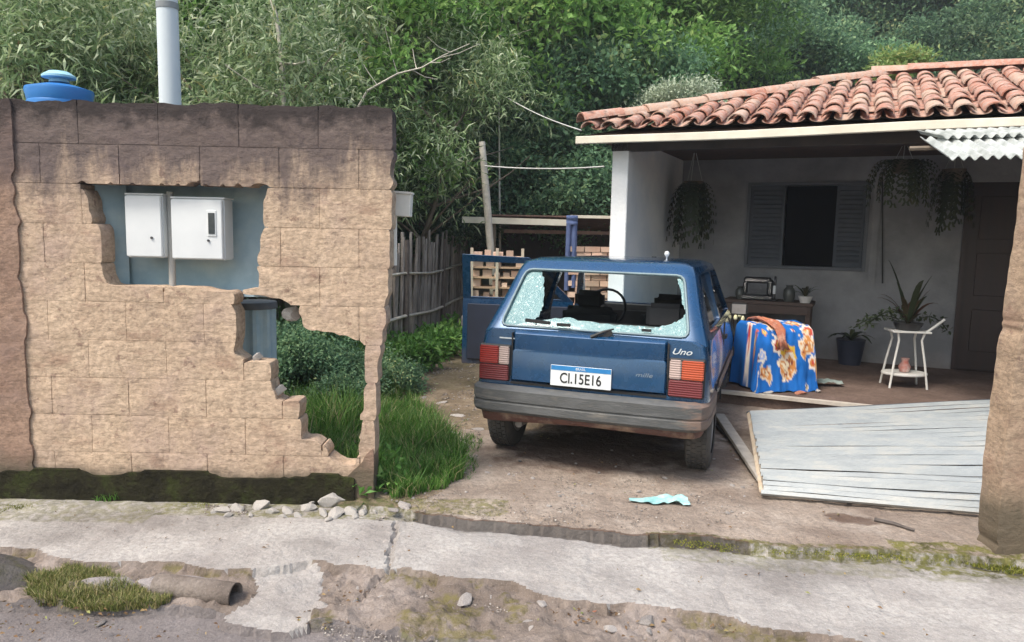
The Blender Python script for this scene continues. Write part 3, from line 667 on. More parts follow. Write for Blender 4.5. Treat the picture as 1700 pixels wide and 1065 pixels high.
# pale narrow-leaved scrub trees straight behind the block wall
k = 0
for row, (Y0, s0, n, xa, xb) in enumerate([(7.8, .92, 6, -260, 430), (9.9, 1.2, 7, -250, 520), (13.6, 1.75, 8, -250, 800)]):
    for j in range(n):
        px = xa + (xb - xa) * (j + .5) / n + tr.uniform(-30, 30); Y = Y0 + tr.uniform(-.6, .6); x = D(px, 400, Y).x
        tree('narrow', k, x, Y, s0 * tr.uniform(.88, 1.1), ['narrow-leaved grey-green scrub tree close behind the block wall', 'narrow-leaved scrub tree in the middle row behind the block wall', 'tall narrow-leaved tree in the back row behind the block wall'][row] + ', ' + ORD[j], 'scrub trees behind the block wall', 'scrub_tree', z=-.1); k += 1
for j, (px, Y, s, zz_) in enumerate([(668, 10.6, .95, .5), (715, 12.9, 1.15, .6), (772, 13.6, 1.2, .9), (640, 12.0, 1.1, .4)]):
    tree('narrow', j + 1, D(px, 400, Y).x, Y, s, ['narrow-leaved scrub tree overhanging the near end of the picket fence', 'narrow-leaved scrub tree behind the middle of the picket fence', 'narrow-leaved scrub tree beside the leaning pale pole', 'narrow-leaved scrub tree showing just over the wall end'][j], 'scrub trees behind the fence', 'scrub_tree', z=zz_ - .1)
# bright green bushes and trees in the middle
for j, (px, Y, s) in enumerate([(720, 14.6, 1.7), (830, 16.0, 1.9), (915, 15.2, 1.75), (980, 17.8, 1.95), (1040, 19.5, 1.7), (860, 19.5, 2.4), (950, 21, 2.5), (690, 17.5, 2.3), (1075, 16.5, 1.05), (780, 20, 2.6)]):
    tree('bright', j, D(px, 400, Y).x, Y, s, 'bright green leafy tree between the scrub and the tiled roof, ' + ORD[sorted([720, 830, 915, 980, 1040, 860, 950, 690, 1075, 780]).index(px)], 'bright green trees in the middle', 'broadleaf_tree')
for j, (px, Y, s) in enumerate([(120, 11.2, 1.55), (395, 11.5, 1.5), (560, 11.8, 1.35), (250, 14.5, 2.1), (-40, 10.5, 1.4)]):
    tree('bright', j + 1, D(px, 400, Y).x, Y, s, ['broad-leaved green tree among the scrub left of the pale pole', 'broad-leaved green tree among the scrub right of the pale pole', 'broad-leaved green tree above the right end of the wall', 'tall broad-leaved tree behind the pale pole', 'broad-leaved tree at the far left edge behind the tank'][j], 'broad-leaved trees among the scrub', 'broadleaf_tree', z=-.1)
# shady low bushes behind the shed
for j, (px, Y, s) in enumerate([(700, 11.8, .85), (800, 14.0, 1.3), (900, 14.2, 1.3), (985, 14.4, 1.3), (860, 13.3, 1.0), (950, 13.0, 1.0), (1040, 14.5, 1.25)]):
    tree('dark', j, D(px, 400, Y).x, Y, s * .62, 'dark leafy bush in the shade behind the shed, ' + ORD[sorted([700, 800, 900, 985, 860, 950, 1040]).index(px)], 'dark bushes behind the shed', 'dark_bush', z=-.6, cat='bush')
# the dark forest hillside
rows = [(21, .95, 8, 1000, 1900), (25, 1.15, 9, 900, 1950), (30, 1.35, 9, 700, 1950), (36, 1.6, 11, 300, 1950), (43, 1.9, 11, -100, 2000), (51, 2.2, 10, -150, 2000)]
for r_, (Y0, s0, n, xa, xb) in enumerate(rows):
    for j in range(n):
        px = xa + (xb - xa) * (j + .5) / n + tr.uniform(-30, 30); Y = Y0 + tr.uniform(-1.2, 1.2)
        tree('bright' if tr.random() < .22 and r_ < 4 else 'dark', j + r_, D(px, 400, Y).x, Y, s0 * tr.uniform(.85, 1.15), 'hillside forest tree, row %s' % ['nearest the roof', 'second from the roof', 'third from the roof', 'half way up the slope', 'high on the slope', 'along the crest'][r_] + ', ' + ORD[j], 'forest trees on the hillside', 'forest_tree')
# pale rounded shrub just over the tiled roof
c = crown_centers(70, .95, .5, 77, 0, 7); V, F_, t = leaves(9000, c, .09, .06, .035, 0, .2, seed=5)
e = empty('pale_shrub', (0, 0, 0), label='pale grey-green rounded shrub top showing over the tiled roof', cat='shrub')
pc = D(1142, 180, 12.4); e.location = (pc.x, 12.4, 0)
np_mesh('crown', V + np.array([0, 0, pc.z - .12]), F_, LM_PALE, {'tint': t}, parent=e); MB().tube([(0, 0, -.1), (.05, 0, 1.5), (0, 0, pc.z - .1)], [.09, .07, .05], 8).build('trunk', BARK, e)
yb = empty('yellow_bush', (0, 0, 0), label='yellow-green bush top just above the roof ridge', cat='bush')
pc = D(1500, 105, 13.5); yb.location = (pc.x, 13.5, 0)
c = crown_centers(40, .55, .4, 78, 0, 5); V, F_, t = leaves(2500, c, .09, .10, .05, 0, .2, seed=6, tint=lambda r, ci, p: r.uniform(.75, 1, len(ci)))
np_mesh('crown', V + np.array([0, 0, pc.z - .2]), F_, LM_BRIGHT, {'tint': t}, parent=yb); MB().tube([(0, 0, -.1), (0, 0, pc.z - .3)], [.06, .04], 6).build('trunk', BARK, yb)
# dead branches
def branch(pts, r0, label, Y, name='dead_branch', twigs=5, seed=1):
    rs = random.Random(seed); Q = [D(px, py, Y) for px, py in pts]; mb = MB(); n = len(Q)
    mb.tube(Q, [r0 * (1 - .75 * i / (n - 1)) for i in range(n)], 6)
    for _ in range(twigs):
        i = rs.randint(0, n - 2); q = Q[i].lerp(Q[i + 1], rs.random()); d = Vector((rs.uniform(-1, 1), rs.uniform(-.6, .6), rs.uniform(-.3, 1))).normalized()
        l = rs.uniform(.2, .5); mb.tube([q, q + d * l * .5, q + d * l + Vector((0, 0, .05))], [r0 * .4, r0 * .25, .003], 4)
    return mb.build(name, PALEBARK, smooth=60, fixn=False, label=label, cat='branch')
branch([(468, 420), (470, 135), (466, 80), (458, 22), (440, -30)], .034, 'bare bleached trunk standing upright among the scrub trees', 6.4, 'bare_tree', 6, 1)
branch([(560, 240), (610, 150), (660, 122), (700, 112), (735, 92), (780, 72)], .016, 'bleached bare branch slanting up to the right in the scrub', 8.9, twigs=8, seed=2)
branch([(830, 420), (828, 150), (830, 60), (836, 10)], .016, 'thin pale bare stem in front of the bright green trees', 11.5, 'dead_branch', 5, 3)
branch([(1145, 330), (1140, 90), (1138, 45), (1126, 5)], .10, 'pale tree trunk showing among the dark hillside forest', 19.0, 'bare_tree', 4, 4)

# grass, weeds
def blades(N, poly_px, h, w, seed, z=0.0, dens=None, lean=.35):
    r = np.random.default_rng(seed); poly = [tuple(G(a, b, z)[:2]) for a, b in poly_px]
    xs = [p[0] for p in poly]; ys = [p[1] for p in poly]; pts = []
    x = r.uniform(min(xs), max(xs), N * 4); y = r.uniform(min(ys), max(ys), N * 4); m = inpoly(x + vnoise(x, y, 4, 3, 6) * .05, y + vnoise(x, y, 6, 3, 6) * .05, poly)
    m &= vnoise(x, y, seed, 3, 3.0) > (-.45 if dens is None else dens)
    x = x[m][:N]; y = y[m][:N]; n = len(x)
    hh = h * r.uniform(.4, 1.25, n) * (1 + .5 * vnoise(x, y, seed + 1, 2, 4)); an = r.uniform(0, 6.28, n); ln = r.normal(0, lean, (n, 2))
    sx = np.cos(an) * w / 2; sy = np.sin(an) * w / 2; zb_ = np.full(n, z - .01)
    def row(f, ws): 
        cx = x + ln[:, 0] * hh * f * f; cy = y + ln[:, 1] * hh * f * f; cz = zb_ + hh * f * (1 - .25 * f * np.hypot(ln[:, 0], ln[:, 1]))
        return np.stack([cx - sx * ws, cy - sy * ws, cz], -1), np.stack([cx + sx * ws, cy + sy * ws, cz], -1)
    a, b = row(0, 1); c_, d = row(.55, .8); e_, f_ = row(1, .12)
    V = np.stack([a, b, c_, d, e_, f_], 1).reshape(-1, 3); i = np.arange(n)[:, None] * 6
    F_ = np.r_[i + [0, 1, 3, 2], i + [2, 3, 5, 4]]; t = np.repeat(r.uniform(0, 1, n), 6)
    return V, F_, t
def grass(name, label, *a, mat=None, **k):
    V, F_, t = blades(*a, **k); o = np_mesh(name, V, F_, mat or LM_GRASS, {'tint': t}); return tag(o, label, 'grass', kind='stuff')
grass('grass_patch', 'bright green tall grass growing right of the wall end', 13000, [(612, 835), (625, 640), (655, 655), (700, 690), (735, 720), (765, 765), (768, 790), (730, 812), (690, 822), (660, 835)], .15, .007, 3)
grass('grass_behind_wall', 'lush grass behind the hole in the wall', 12000, [(470, 640), (500, 600), (620, 600), (640, 700), (625, 800), (560, 800), (480, 760)], .24, .008, 4)
grass('shaded_grass', 'longer grass in the shade further behind the wall', 9000, [(330, 590), (480, 550), (640, 555), (640, 640), (480, 660), (330, 660)], .35, .012, 5)
grass('path_edge_grass', 'sparse short grass creeping onto the soil path', 5000, [(640, 640), (700, 655), (790, 700), (800, 760), (770, 800), (660, 690), (620, 620)], .05, .005, 6, dens=.1)
grass('verge_grass', 'low dry grass round the clay pipe', 11000, [(60, 935), (110, 925), (180, 960), (260, 985), (400, 990), (410, 1004), (330, 1014), (200, 1012), (60, 1000), (30, 985)], .055, .004, 7, z=-.085, dens=-.02, mat=leafmat('dry_grass', [(0, (.07, .09, .02)), (.4, (.14, .17, .04)), (.7, (.24, .23, .08)), (1, (.40, .32, .18))], .6, .2))
grass('wall_foot_moss', 'yellow-green moss and tiny grass along the foot of the wall', 9000, [(-60, 818), (60, 818), (120, 824), (350, 830), (350, 846), (120, 850), (0, 850), (-60, 860)], .014, .006, 8, z=-.045, dens=.0, mat=leafmat('moss_tuft', [(0, (.08, .10, .015)), (.6, (.17, .18, .025)), (1, (.28, .26, .05))], .8, .1))
grass('post_foot_moss', 'yellow moss at the foot of the right brown post', 2500, [(1600, 915), (1640, 905), (1760, 925), (1760, 965), (1640, 940), (1590, 930)], .014, .006, 9, z=-.04, mat=bpy.data.materials['moss_tuft'])
grass('curb_moss', 'thin line of yellow moss along the driveway edge', 2500, [(1120, 884), (1200, 886), (1330, 904), (1480, 912), (1600, 920), (1600, 930), (1400, 924), (1250, 915), (1120, 900)], .008, .005, 10, z=-.02, dens=.0, mat=bpy.data.materials['moss_tuft'])
grass('plinth_sprigs', 'small green sprigs rooted on the wall plinth', 260, [(150, 800), (210, 800), (210, 830), (150, 830)], .05, .008, 12, z=-.02)
def litter(N, poly_px, seed, z, label):
    r = np.random.default_rng(seed); poly = [tuple(G(a, b, z)[:2]) for a, b in poly_px]; xs = [p[0] for p in poly]; ys = [p[1] for p in poly]
    x = r.uniform(min(xs), max(xs), N * 4); y = r.uniform(min(ys), max(ys), N * 4); m = inpoly(x, y, poly) & (vnoise(x, y, seed, 3, 3) > 0.05); x = x[m][:N]; y = y[m][:N]; n = len(x)
    l = r.uniform(.004, .014, n); w = l * r.uniform(.25, .6, n); an = r.uniform(0, 6.28, n); c, s = np.cos(an), np.sin(an); V = []
    for a, b, h in ((-1, 0, .002), (0, -.5, .010), (1, 0, .006), (0, .5, .005)): V.append(np.stack([x + a * l * c - b * 2 * w * s, y + a * l * s + b * 2 * w * c, z + h + 0 * x], -1))
    V = np.stack(V, 1).reshape(-1, 3); o = np_mesh('leaf_litter', V, np.arange(4 * n).reshape(-1, 4), LM_LIT, {'tint': np.repeat(r.uniform(0, 1, n), 4)}); tag(o, label, 'leaf litter', kind='stuff')
LM_LIT = leafmat('dry_leaf', [(0, (.10, .055, .03)), (.5, (.22, .13, .06)), (.85, (.34, .24, .11)), (1, (.22, .26, .08))], .8, .1)
litter(260, [(640, 845), (640, 650), (790, 600), (1250, 700), (1600, 850), (1600, 915), (1150, 885), (900, 870)], 5, .006, 'dry leaves and bits scattered over the driveway and soil path')
litter(70, [(0, 850), (640, 850), (1600, 930), (1700, 1060), (900, 1060), (500, 930), (0, 900)], 6, -.045, 'dry leaves and bits scattered over the pavement')
litter(260, [(0, 990), (420, 990), (640, 960), (1200, 1020), (1300, 1065), (0, 1065)], 7, -.088, 'dry leaves and twigs lying over the broken verge and road edge')
# broad-leaved weeds along the picket fence
def weeds(name, label, poly_px, n, L, h, seed, group=None, one=False):
    r = np.random.default_rng(seed); poly = [tuple(G(a, b, 0)[:2]) for a, b in poly_px]; xs = [p[0] for p in poly]; ys = [p[1] for p in poly]
    cnt = 0; tries = 0
    while cnt < n and tries < n * 30:
        tries += 1
        x = r.uniform(min(xs), max(xs)); y = r.uniform(min(ys), max(ys))
        if not inpoly(np.array([x]), np.array([y]), poly)[0]: continue
        hh = h * r.uniform(.6, 1.2); c = np.array([[r.normal(0, .07), r.normal(0, .07), hh * r.uniform(.3, 1)] for _ in range(9)])
        V, F_, t = leaves(70, c, .04, L, L * .55, .1, .4, seed=int(r.integers(1e6)), bend=.35)
        e = empty('weed', (x, y, 0), label=label, cat='weed', group=group or name)
        np_mesh('foliage', V, F_, LM_WEED, {'tint': t}, parent=e); mbw = MB()
        for q in c[:5]: mbw.tube([(0, 0, -.02), tuple(q * .6), tuple(q)], [.004, .003, .002], 4)
        mbw.build('stem', LM_WEED, e, fixn=False); cnt += 1
weeds('weeds along the picket fence', 'broad-leaved green weed growing along the foot of the picket fence', [(632, 600), (700, 575), (762, 550), (766, 590), (700, 620), (640, 655)], 46, .10, .26, 5)
weeds('weeds by the wall end', 'pale broad-leaved weed at the foot of the wall end', [(628, 790), (655, 785), (660, 830), (628, 835)], 4, .06, .08, 6)
weeds('weeds in the shade behind the wall', 'broad-leaved weed in the shade behind the hole in the wall', [(440, 600), (600, 580), (615, 640), (500, 680), (450, 660)], 14, .11, .32, 7)
# dark shrub filling the hole from behind
for px, Y, s in [(545, 6.3, .36), (470, 6.6, .42), (600, 6.9, .36), (380, 6.6, .45)]:
    tree('dark', int(px), D(px, 600, Y).x, Y, s * .62, {545: 'dark shrub seen right through the hole in the wall', 470: 'dark shrub behind the drum at the left of the hole', 600: 'dark shrub behind the thin wall end', 380: 'dark shrub hidden mostly behind the drum'}[px], None, 'dark_shrub', z=-1.05, cat='shrub')

# ================================================================ PICKET FENCE
OLD = simple('weathered_picket', (.42, .38, .34), (.24, .21, .19), 9, .9, .5, 40, rnd=.7, vscale=(3, 3, .4), c3=(.15, .13, .115))
fa = G(632, 600, 0); fa = Vector((D(612, 590, 8.2).x, 8.2, 0)); fb = Vector((D(775, 540, 12.6).x, 12.6, 0))
fence = empty('picket_fence', fa, label='grey weathered bamboo picket fence leading back from the wall end', cat='fence')
L_ = (fb - fa).length; du = (fb - fa).normalized(); npk = 62; fr = random.Random(3)
pick_meshes = []
for i in range(8):
    mb = MB(); hgt = 1.38 + fr.uniform(-.10, .10); w_ = fr.uniform(.018, .028)
    mb.tube([(0, 0, -.05), (fr.uniform(-.02, .02), fr.uniform(-.015, .015), .5), (fr.uniform(-.03, .03), 0, hgt)], [w_, w_ * .95, w_ * .8], 6)
    o = mb.build('picket', OLD); pick_meshes.append(o.data); bpy.data.objects.remove(o)
for i in range(npk):
    o = bpy.data.objects.new('picket', pick_meshes[i % 8]); COL.objects.link(o); o.parent = fence
    o.location = du * (L_ * (i + .5) / npk); o.rotation_euler = (fr.uniform(-.05, .05), fr.uniform(-.04, .04), fr.uniform(0, 6)); o.scale = (1, 1, fr.uniform(.93, 1.05))
for hgt, r_ in ((.42, .022), (.95, .018)):
    MB().tube([du * (L_ * t) + Vector((-.04, -.05, hgt + .03 * math.sin(t * 9))) * 1 + Vector((.09, 0, 0)) for t in np.linspace(-.02, 1.0, 9)], r_, 6).build('rail', PALEBARK, fence, smooth=60)
for t, hh in ((.25, 1.5), (.62, 1.5), (.98, 1.55)):
    MB().tube([du * (L_ * t) + Vector((.05, 0, -.05)), du * (L_ * t) + Vector((.05, 0, hh - .12))], .045, 7).build('post', simple('dark_post', (.16, .13, .11), (.09, .07, .06), 10, .9), fence, smooth=60)

# ================================================================ WHITE BOX ON ITS POLE, UTILITY POLE, PALE POLE, WIRES
PAINTW = simple('chalky_white', (.78, .76, .70), (.66, .63, .57), 5, .7, .1, 40)
p = D(668, 340, 4.4)
wb = empty('post_box', (p.x - .055, 4.4, 0), label='white box on a short thin mast at the right end of the wall', cat='box')
MB().box((.045, 0, p.z), (.125, .11, .13), rot=Matrix.Rotation(.05, 3, 'Y')).build('box', PAINTW, wb, bevel=.004)
MB().box((.045, 0, p.z + .07), (.14, .125, .012), rot=Matrix.Rotation(.05, 3, 'Y')).build('lid', PAINTW, wb)
MB().tube([(-.004, 0, D(655, 445, 4.4).z), (-.004, 0, p.z + .05)], .012, 8).build('pole', simple('rusted_pole', (.10, .07, .055), (.2, .16, .12), 8, .8), wb)
MB().tube([(.012, -.01, D(655, 440, 4.4).z), (.012, -.01, D(655, 350, 4.4).z)], .014, 8).build('sleeve', PAINTW, wb)
POLEM = simple('pale_blue_concrete', (.60, .66, .70), (.52, .58, .62), 2, .75, .1, 50)
pb = D(283, 178, 5.3); pt = D(281, -60, 5.3)
up_ = empty('utility_pole', (pb.x, 5.3, 0), label='round pale blue-white pole rising behind the block wall', cat='pole')
MB().tube([(0, 0, 0), (0, 0, 7.0)], [.076, .060], 20).build('shaft', POLEM, up_, smooth=50)
zc = D(280, 10, 5.3).z
MB().lathe([(.066, zc - .02), (.073, zc - .02), (.073, zc + .02), (.066, zc + .02)], n=20).build('band', simple('steel_band', (.25, .27, .28), None, 5, .4), up_, smooth=50)
a = D(800, 235, 10.0); b = D(815, 420, 10.0)
MB().tube([(b.x + .1, 10, 0), tuple(b), tuple(D(808, 330, 10)), tuple(a)], [.05, .048, .05, .042], 8).build('leaning_pole', PALEBARK, smooth=50, label='pale rough pole leaning left in front of the dark bushes', cat='pole')
WIRE = simple('pale_wire', (.62, .62, .60), None, 5, .6)
Q = [D(805 + 198 * t, 275 + 4 * t + 12 * 4 * t * (1 - t) * .35 - 3 * t, 9.6 - 1.6 * t) for t in np.linspace(0, 1, 12)]
MB().tube(Q, .008, 5).build('clothes_line', WIRE, smooth=60, label='pale wire sagging from the leaning pole to the house wall', cat='wire')
Q = [D(825 + 140 * t, 152 + 64 * t + 6 * math.sin(3.14 * t), 11 - 3.7 * t) for t in np.linspace(0, 1, 10)]
MB().tube(Q, .007, 5).build('roof_wire', WIRE, smooth=60, label='thin wire dropping from the trees to the roof corner', cat='wire')

# ================================================================ NEIGHBOUR BEHIND THE WALL: roof, tank
nb = D(20, 160, 6.2)
nh = empty('neighbour_house', (nb.x - 1.75, 7.0, 0), label='neighbouring house with pale roof edge, at the far left behind the wall', cat='house')
MB().box((0, 0, (nb.z - .15) / 2), (3.4, 1.6, nb.z - .15)).build('wall', simple('pinkish_plaster', (.50, .36, .32), (.42, .30, .27), 4, .9), nh)
MB().box((.05, 0, nb.z - .05), (3.9, 2.2, .12), rot=Matrix.Rotation(.06, 3, 'Y')).build('roof_slab', simple('pale_roof', (.66, .68, .66), (.5, .5, .48), 5, .8), nh)
MB().box((-.2, .5, nb.z + .30), (2.7, .8, .55)).build('upper_wall', simple('pink_wall', (.48, .33, .29), None, 4, .9), nh)
tb = D(100, 172, 5.6); tt = D(100, 100, 5.6)
tk = empty('water_tank', (tb.x, 5.6, 0), label='bright blue water tank with a pale domed lid behind the wall', cat='water tank')
BLUET = simple('blue_polyethylene', (.02, .16, .48), (.03, .20, .52), 4, .4)
r_ = D(150, 150, 5.6).x - tb.x
zb0 = tb.z - .11
MB().lathe([(0, zb0), (r_ * .86, zb0), (r_ * .88, zb0 + .03), (r_ * .95, zb0 + .11), (r_ * .93, zb0 + .12), (r_, zb0 + .19), (r_ * .98, zb0 + .21), (r_ * .5, zb0 + .24), (0, zb0 + .25)], n=32).build('tank_body', BLUET, tk, smooth=35)
MB().lathe([(0, zb0 + .25), (r_ * .3, zb0 + .26), (r_ * .26, zb0 + .285), (r_ * .5, zb0 + .29), (r_ * .5, zb0 + .305), (r_ * .3, zb0 + .335), (0, zb0 + .345)], n=28).build('lid', simple('pale_blue_lid', (.35, .62, .74), None, 4, .5), tk, smooth=35)
for k in range(4):
    MB().tube([(.3 * math.cos(k * 1.57 + .78), .3 * math.sin(k * 1.57 + .78), -.1), (.3 * math.cos(k * 1.57 + .78), .3 * math.sin(k * 1.57 + .78), zb0)], .04, 6).build('leg', BARK, tk)
# ================================================================ HOUSE (turned 25 degrees)
HA = R(25); HU = Vector((math.cos(HA), -math.sin(HA), 0)); HW = Vector((math.sin(HA), math.cos(HA), 0)); HO = Vector((.63, 7.186, 0))
house = empty('tiled_house', HO, -HA, 'low white house with a deep dark porch under a red clay tile hip roof', 'house')
def hp(px, py, w):                              # house coordinates (along, up) on the plane w behind the eave
    d = ray(px, py); n = HW; o = Vector((0, 0, EYE)); t = ((HO + HW * w) - o).dot(n) / d.dot(n); q = o + d * t - HO
    return q.dot(HU), q.z + 0.0
def hw_(u, w, z): return HO + HU * u + HW * w + Vector((0, 0, z))
def lime(name, c1, c2, damp=.0):
    m = NT(name); p = m.pos('world'); c = m.ramp(m.noise(p, 2.0, 6, .6), [(.35, c1), (.65, c2)])
    x = m.n('SeparateXYZ'); m.l(p, x.inputs[0]); f = m.math('ADD', m.math('DIVIDE', x.outputs[2], .5), m.math('MULTIPLY', m.noise(p, 5, 5, .6), .8))
    c = m.mix(m.ramp(f, [(.5, .6), (1.2, 0)]), c, (.25, .20, .17))
    return m.fin(c, .85, m.bump(m.noise(p, 30, 5), .004), Specular_IOR_Level=.2)
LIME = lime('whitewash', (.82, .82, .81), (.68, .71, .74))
LIMEIN = lime('shade_darkened_plaster', (.32, .32, .328), (.21, .21, .218))  # porch shade put into the wall colour, darker than the outer whitewash
WB = 2.56
BLU = hp(1100, 430, WB)[0]
wl, wt = hp(1243, 303, WB); wr, _ = hp(1447, 303, WB); _, wbz = hp(1340, 447, WB)
ol, _ = hp(1302, 370, WB); orr, _ = hp(1386, 370, WB)
dl, _ = hp(1588, 500, WB); dr_ = dl + .85; dtop = 2.12
FZ = .12; UR = 5.2
# side wall
MB().box((.29, (.25 + 5.2) / 2, 1.2), (.16, 4.95, 2.46)).build('side_wall', LIME, house, bevel=.008)
bw = MB()
def seg(u0, u1, z0, z1): bw.box(((u0 + u1) / 2, WB + .075, (z0 + z1) / 2), (u1 - u0, .15, z1 - z0))
seg(.372, wl, 0, 2.46); seg(wl, wr, 0, wbz); seg(wl, wr, wt, 2.46); seg(wr, dl, 0, 2.46); seg(dl, dr_, dtop, 2.46); seg(dr_, UR, 0, 2.46)
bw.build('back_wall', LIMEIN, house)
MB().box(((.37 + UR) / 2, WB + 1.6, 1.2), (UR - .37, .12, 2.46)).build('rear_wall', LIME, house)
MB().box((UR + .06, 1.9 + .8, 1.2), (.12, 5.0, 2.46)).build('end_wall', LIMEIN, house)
# ceiling of dark boards and rafters over the porch
CEIL = simple('shade_darkened_boards', (.03, .026, .024), (.016, .014, .013), 6, .9, .3, 30)  # boards coloured near black to deepen the porch shade
for i in range(7):
    w0 = .1 + i * .36
    MB().box(((.37 + UR) / 2, w0 + .176, 2.475 + .0), (UR - .36, .35, .02)).build('ceiling_board', CEIL, house)
MB().box(((.37 + UR) / 2, WB + .9, 2.475), (UR - .36, 1.45, .02)).build('inner_ceiling', CEIL, house)
FLOORM = ground_mat('worn_porch_screed', (.21, .15, .125), (.15, .105, .085), (.10, .068, .055), fine=25, bump=.008)
fl = MB().box(((.37 + UR) / 2, .12 + 1.2, FZ - .07), (UR - .37, 2.44, .14)).build('porch_floor', FLOORM, house, bevel=.01)
MB().box(((.37 + UR) / 2, WB + .9, FZ - .07), (UR - .37, 1.4, .12)).build('inner_floor', FLOORM, house)
MB().box((1.5, .09, FZ - .012), (2.3, .06, .03)).build('porch_edge', simple('pale_edge', (.50, .46, .40), (.38, .33, .28), 12, .9, .3, 40), house)
# window: frame, two shutters, dark opening
WINB = simple('grey_blue_shutter', (.085, .095, .115), (.055, .065, .08), 3, .7)
win = MB(); t_ = .035
for (u0, u1, z0, z1) in ((wl, wr, wt - t_, wt), (wl, wr, wbz, wbz + t_), (wl, wl + t_, wbz + t_, wt - t_), (wr - t_, wr, wbz + t_, wt - t_)):
    win.box(((u0 + u1) / 2, WB - .005, (z0 + z1) / 2), (u1 - u0, .05, z1 - z0))
wo = win.build('window', simple('painted_frame', (.13, .14, .16), (.10, .105, .12), 5, .7), house)
for (u0, u1) in ((wl + t_, ol), (orr, wr - t_)):
    sh = MB().box(((u0 + u1) / 2, WB + .012, (wt + wbz) / 2), (u1 - u0 - .004, .02, wt - wbz - 2 * t_ - .004))
    n = 16
    for i in range(n):
        zc_ = wbz + t_ + .05 + (wt - wbz - 2 * t_ - .1) * (i + .5) / n
        sh.box(((u0 + u1) / 2, WB - .004, zc_), (u1 - u0 - .07, .014, .03), rot=Matrix.Rotation(.5, 3, 'X'))
    sh.build('shutter', WINB, wo)
MB().box(((ol + orr) / 2, WB + .09, (wt + wbz) / 2), (orr - ol, .006, wt - wbz - 2 * t_)).build('room_dark_sheet', simple('room_dark_black', (.004, .004, .005), None, 5, .8, Specular_IOR_Level=.1), wo)  # opaque black sheet in the opening stands for the unlit room
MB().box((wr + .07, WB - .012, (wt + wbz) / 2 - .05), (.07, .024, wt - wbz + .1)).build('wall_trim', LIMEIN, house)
# door
DOORM = simple('dark_maroon_door', (.030, .011, .010), (.018, .008, .008), 3, .45, .1, 20, vscale=(4, 4, .4))
do = MB().box(((dl + dr_) / 2, WB + .06, (FZ + dtop) / 2), (dr_ - dl - .08, .04, dtop - FZ)).build('door', DOORM, house)
MB().box((dl + .02, WB + .03, (FZ + dtop) / 2), (.045, .12, dtop - FZ)).box((dr_ - .02, WB + .03, (FZ + dtop) / 2), (.045, .12, dtop - FZ)).build('door_frame', DOORM, do)
for zc_ in (.55, 1.15, 1.75):
    MB().box(((dl + dr_) / 2, WB + .035, zc_), (dr_ - dl - .3, .012, .45)).build('door_panel', DOORM, do, bevel=.004)
# porch beam under the eave
MB().box(((.2 + UR) / 2, .30, 2.36), (UR - .2, .10, .15)).build('porch_beam', simple('dark_beam', (.07, .055, .045), (.04, .033, .03), 5, .9), house)
# pale fascia, sagging a little
FASC = simple('cream_fascia', (.70, .66, .55), (.58, .53, .43), 5, .7, .1, 30)
mb = MB(); zz = [hp(px, 240 - (px - 957) * .0475, -.02)[1] for px in (957, 1700)]
fu0, fz0 = hp(957, 233, -.04); fu1, fz1 = hp(1700, 201, -.04)
pts = []; nseg = 14; us = [fu0 + (5.3 - fu0) * i / nseg for i in range(nseg + 1)]
vs = []; fs = []
for u in us:
    z = fz0 + (fz1 - fz0) * (u - fu0) / (fu1 - fu0) - .012 * math.sin((u - fu0) * 1.1) ** 2
    vs += [(u, -.07, z - .035), (u, -.07, z + .035), (u, -.03, z + .035), (u, -.03, z - .035)]
for i in range(nseg):
    for k in range(4): fs.append((i * 4 + k, i * 4 + (k + 1) % 4, (i + 1) * 4 + (k + 1) % 4, (i + 1) * 4 + k))
fs += [(0, 1, 2, 3), tuple(nseg * 4 + k for k in (3, 2, 1, 0))]
mb.add(vs, fs).build('fascia_board', FASC, house, bevel=.006)
EZ = (fz0 + fz1) / 2 + .055
# roof: hip on the left, ridge parallel to the eave, every clay tile a piece
ROOFM = simple('roof_underlay', (.10, .055, .04), (.06, .04, .03), 8, .95)
PHI = R(16.3); WR = 2.5; RU0, RU1 = .0, 5.3
rf = MB().add([(0, 0, EZ - .02), (RU1, 0, EZ - .02), (RU1, WR, EZ - .02 + WR * math.tan(PHI)), (WR, WR, EZ - .02 + WR * math.tan(PHI)), (0, 5, EZ - .02), (RU1, 5, EZ - .02)],
     [(0, 1, 2, 3), (0, 3, 4), (4, 3, 2, 5), (0, 4, 5, 1), (1, 5, 2)]).build('roof', ROOFM, house)
def tile_mat(name, a, b, c3):
    m = NT(name); p = m.pos('world'); oi = m.n('ObjectInfo').outputs['Random']
    c = m.ramp(oi, [(0, a), (.5, b), (1, c3)])
    lich = m.ramp(m.noise(p, 16, 6, .7), [(.44, 0), (.62, .7)]); c = m.mix(lich, c, (.43, .37, .32))
    dk = m.ramp(m.noise(p, 9, 6, .7), [(.55, 0), (.70, .8)]); c = m.mix(dk, c, (.10, .06, .05))
    return m.fin(c, .9, m.bump(m.noise(p, 60, 4), .006), Specular_IOR_Level=.15)
TILE = tile_mat('old_clay_tile', (.40, .165, .11), (.43, .225, .17), (.48, .33, .25))
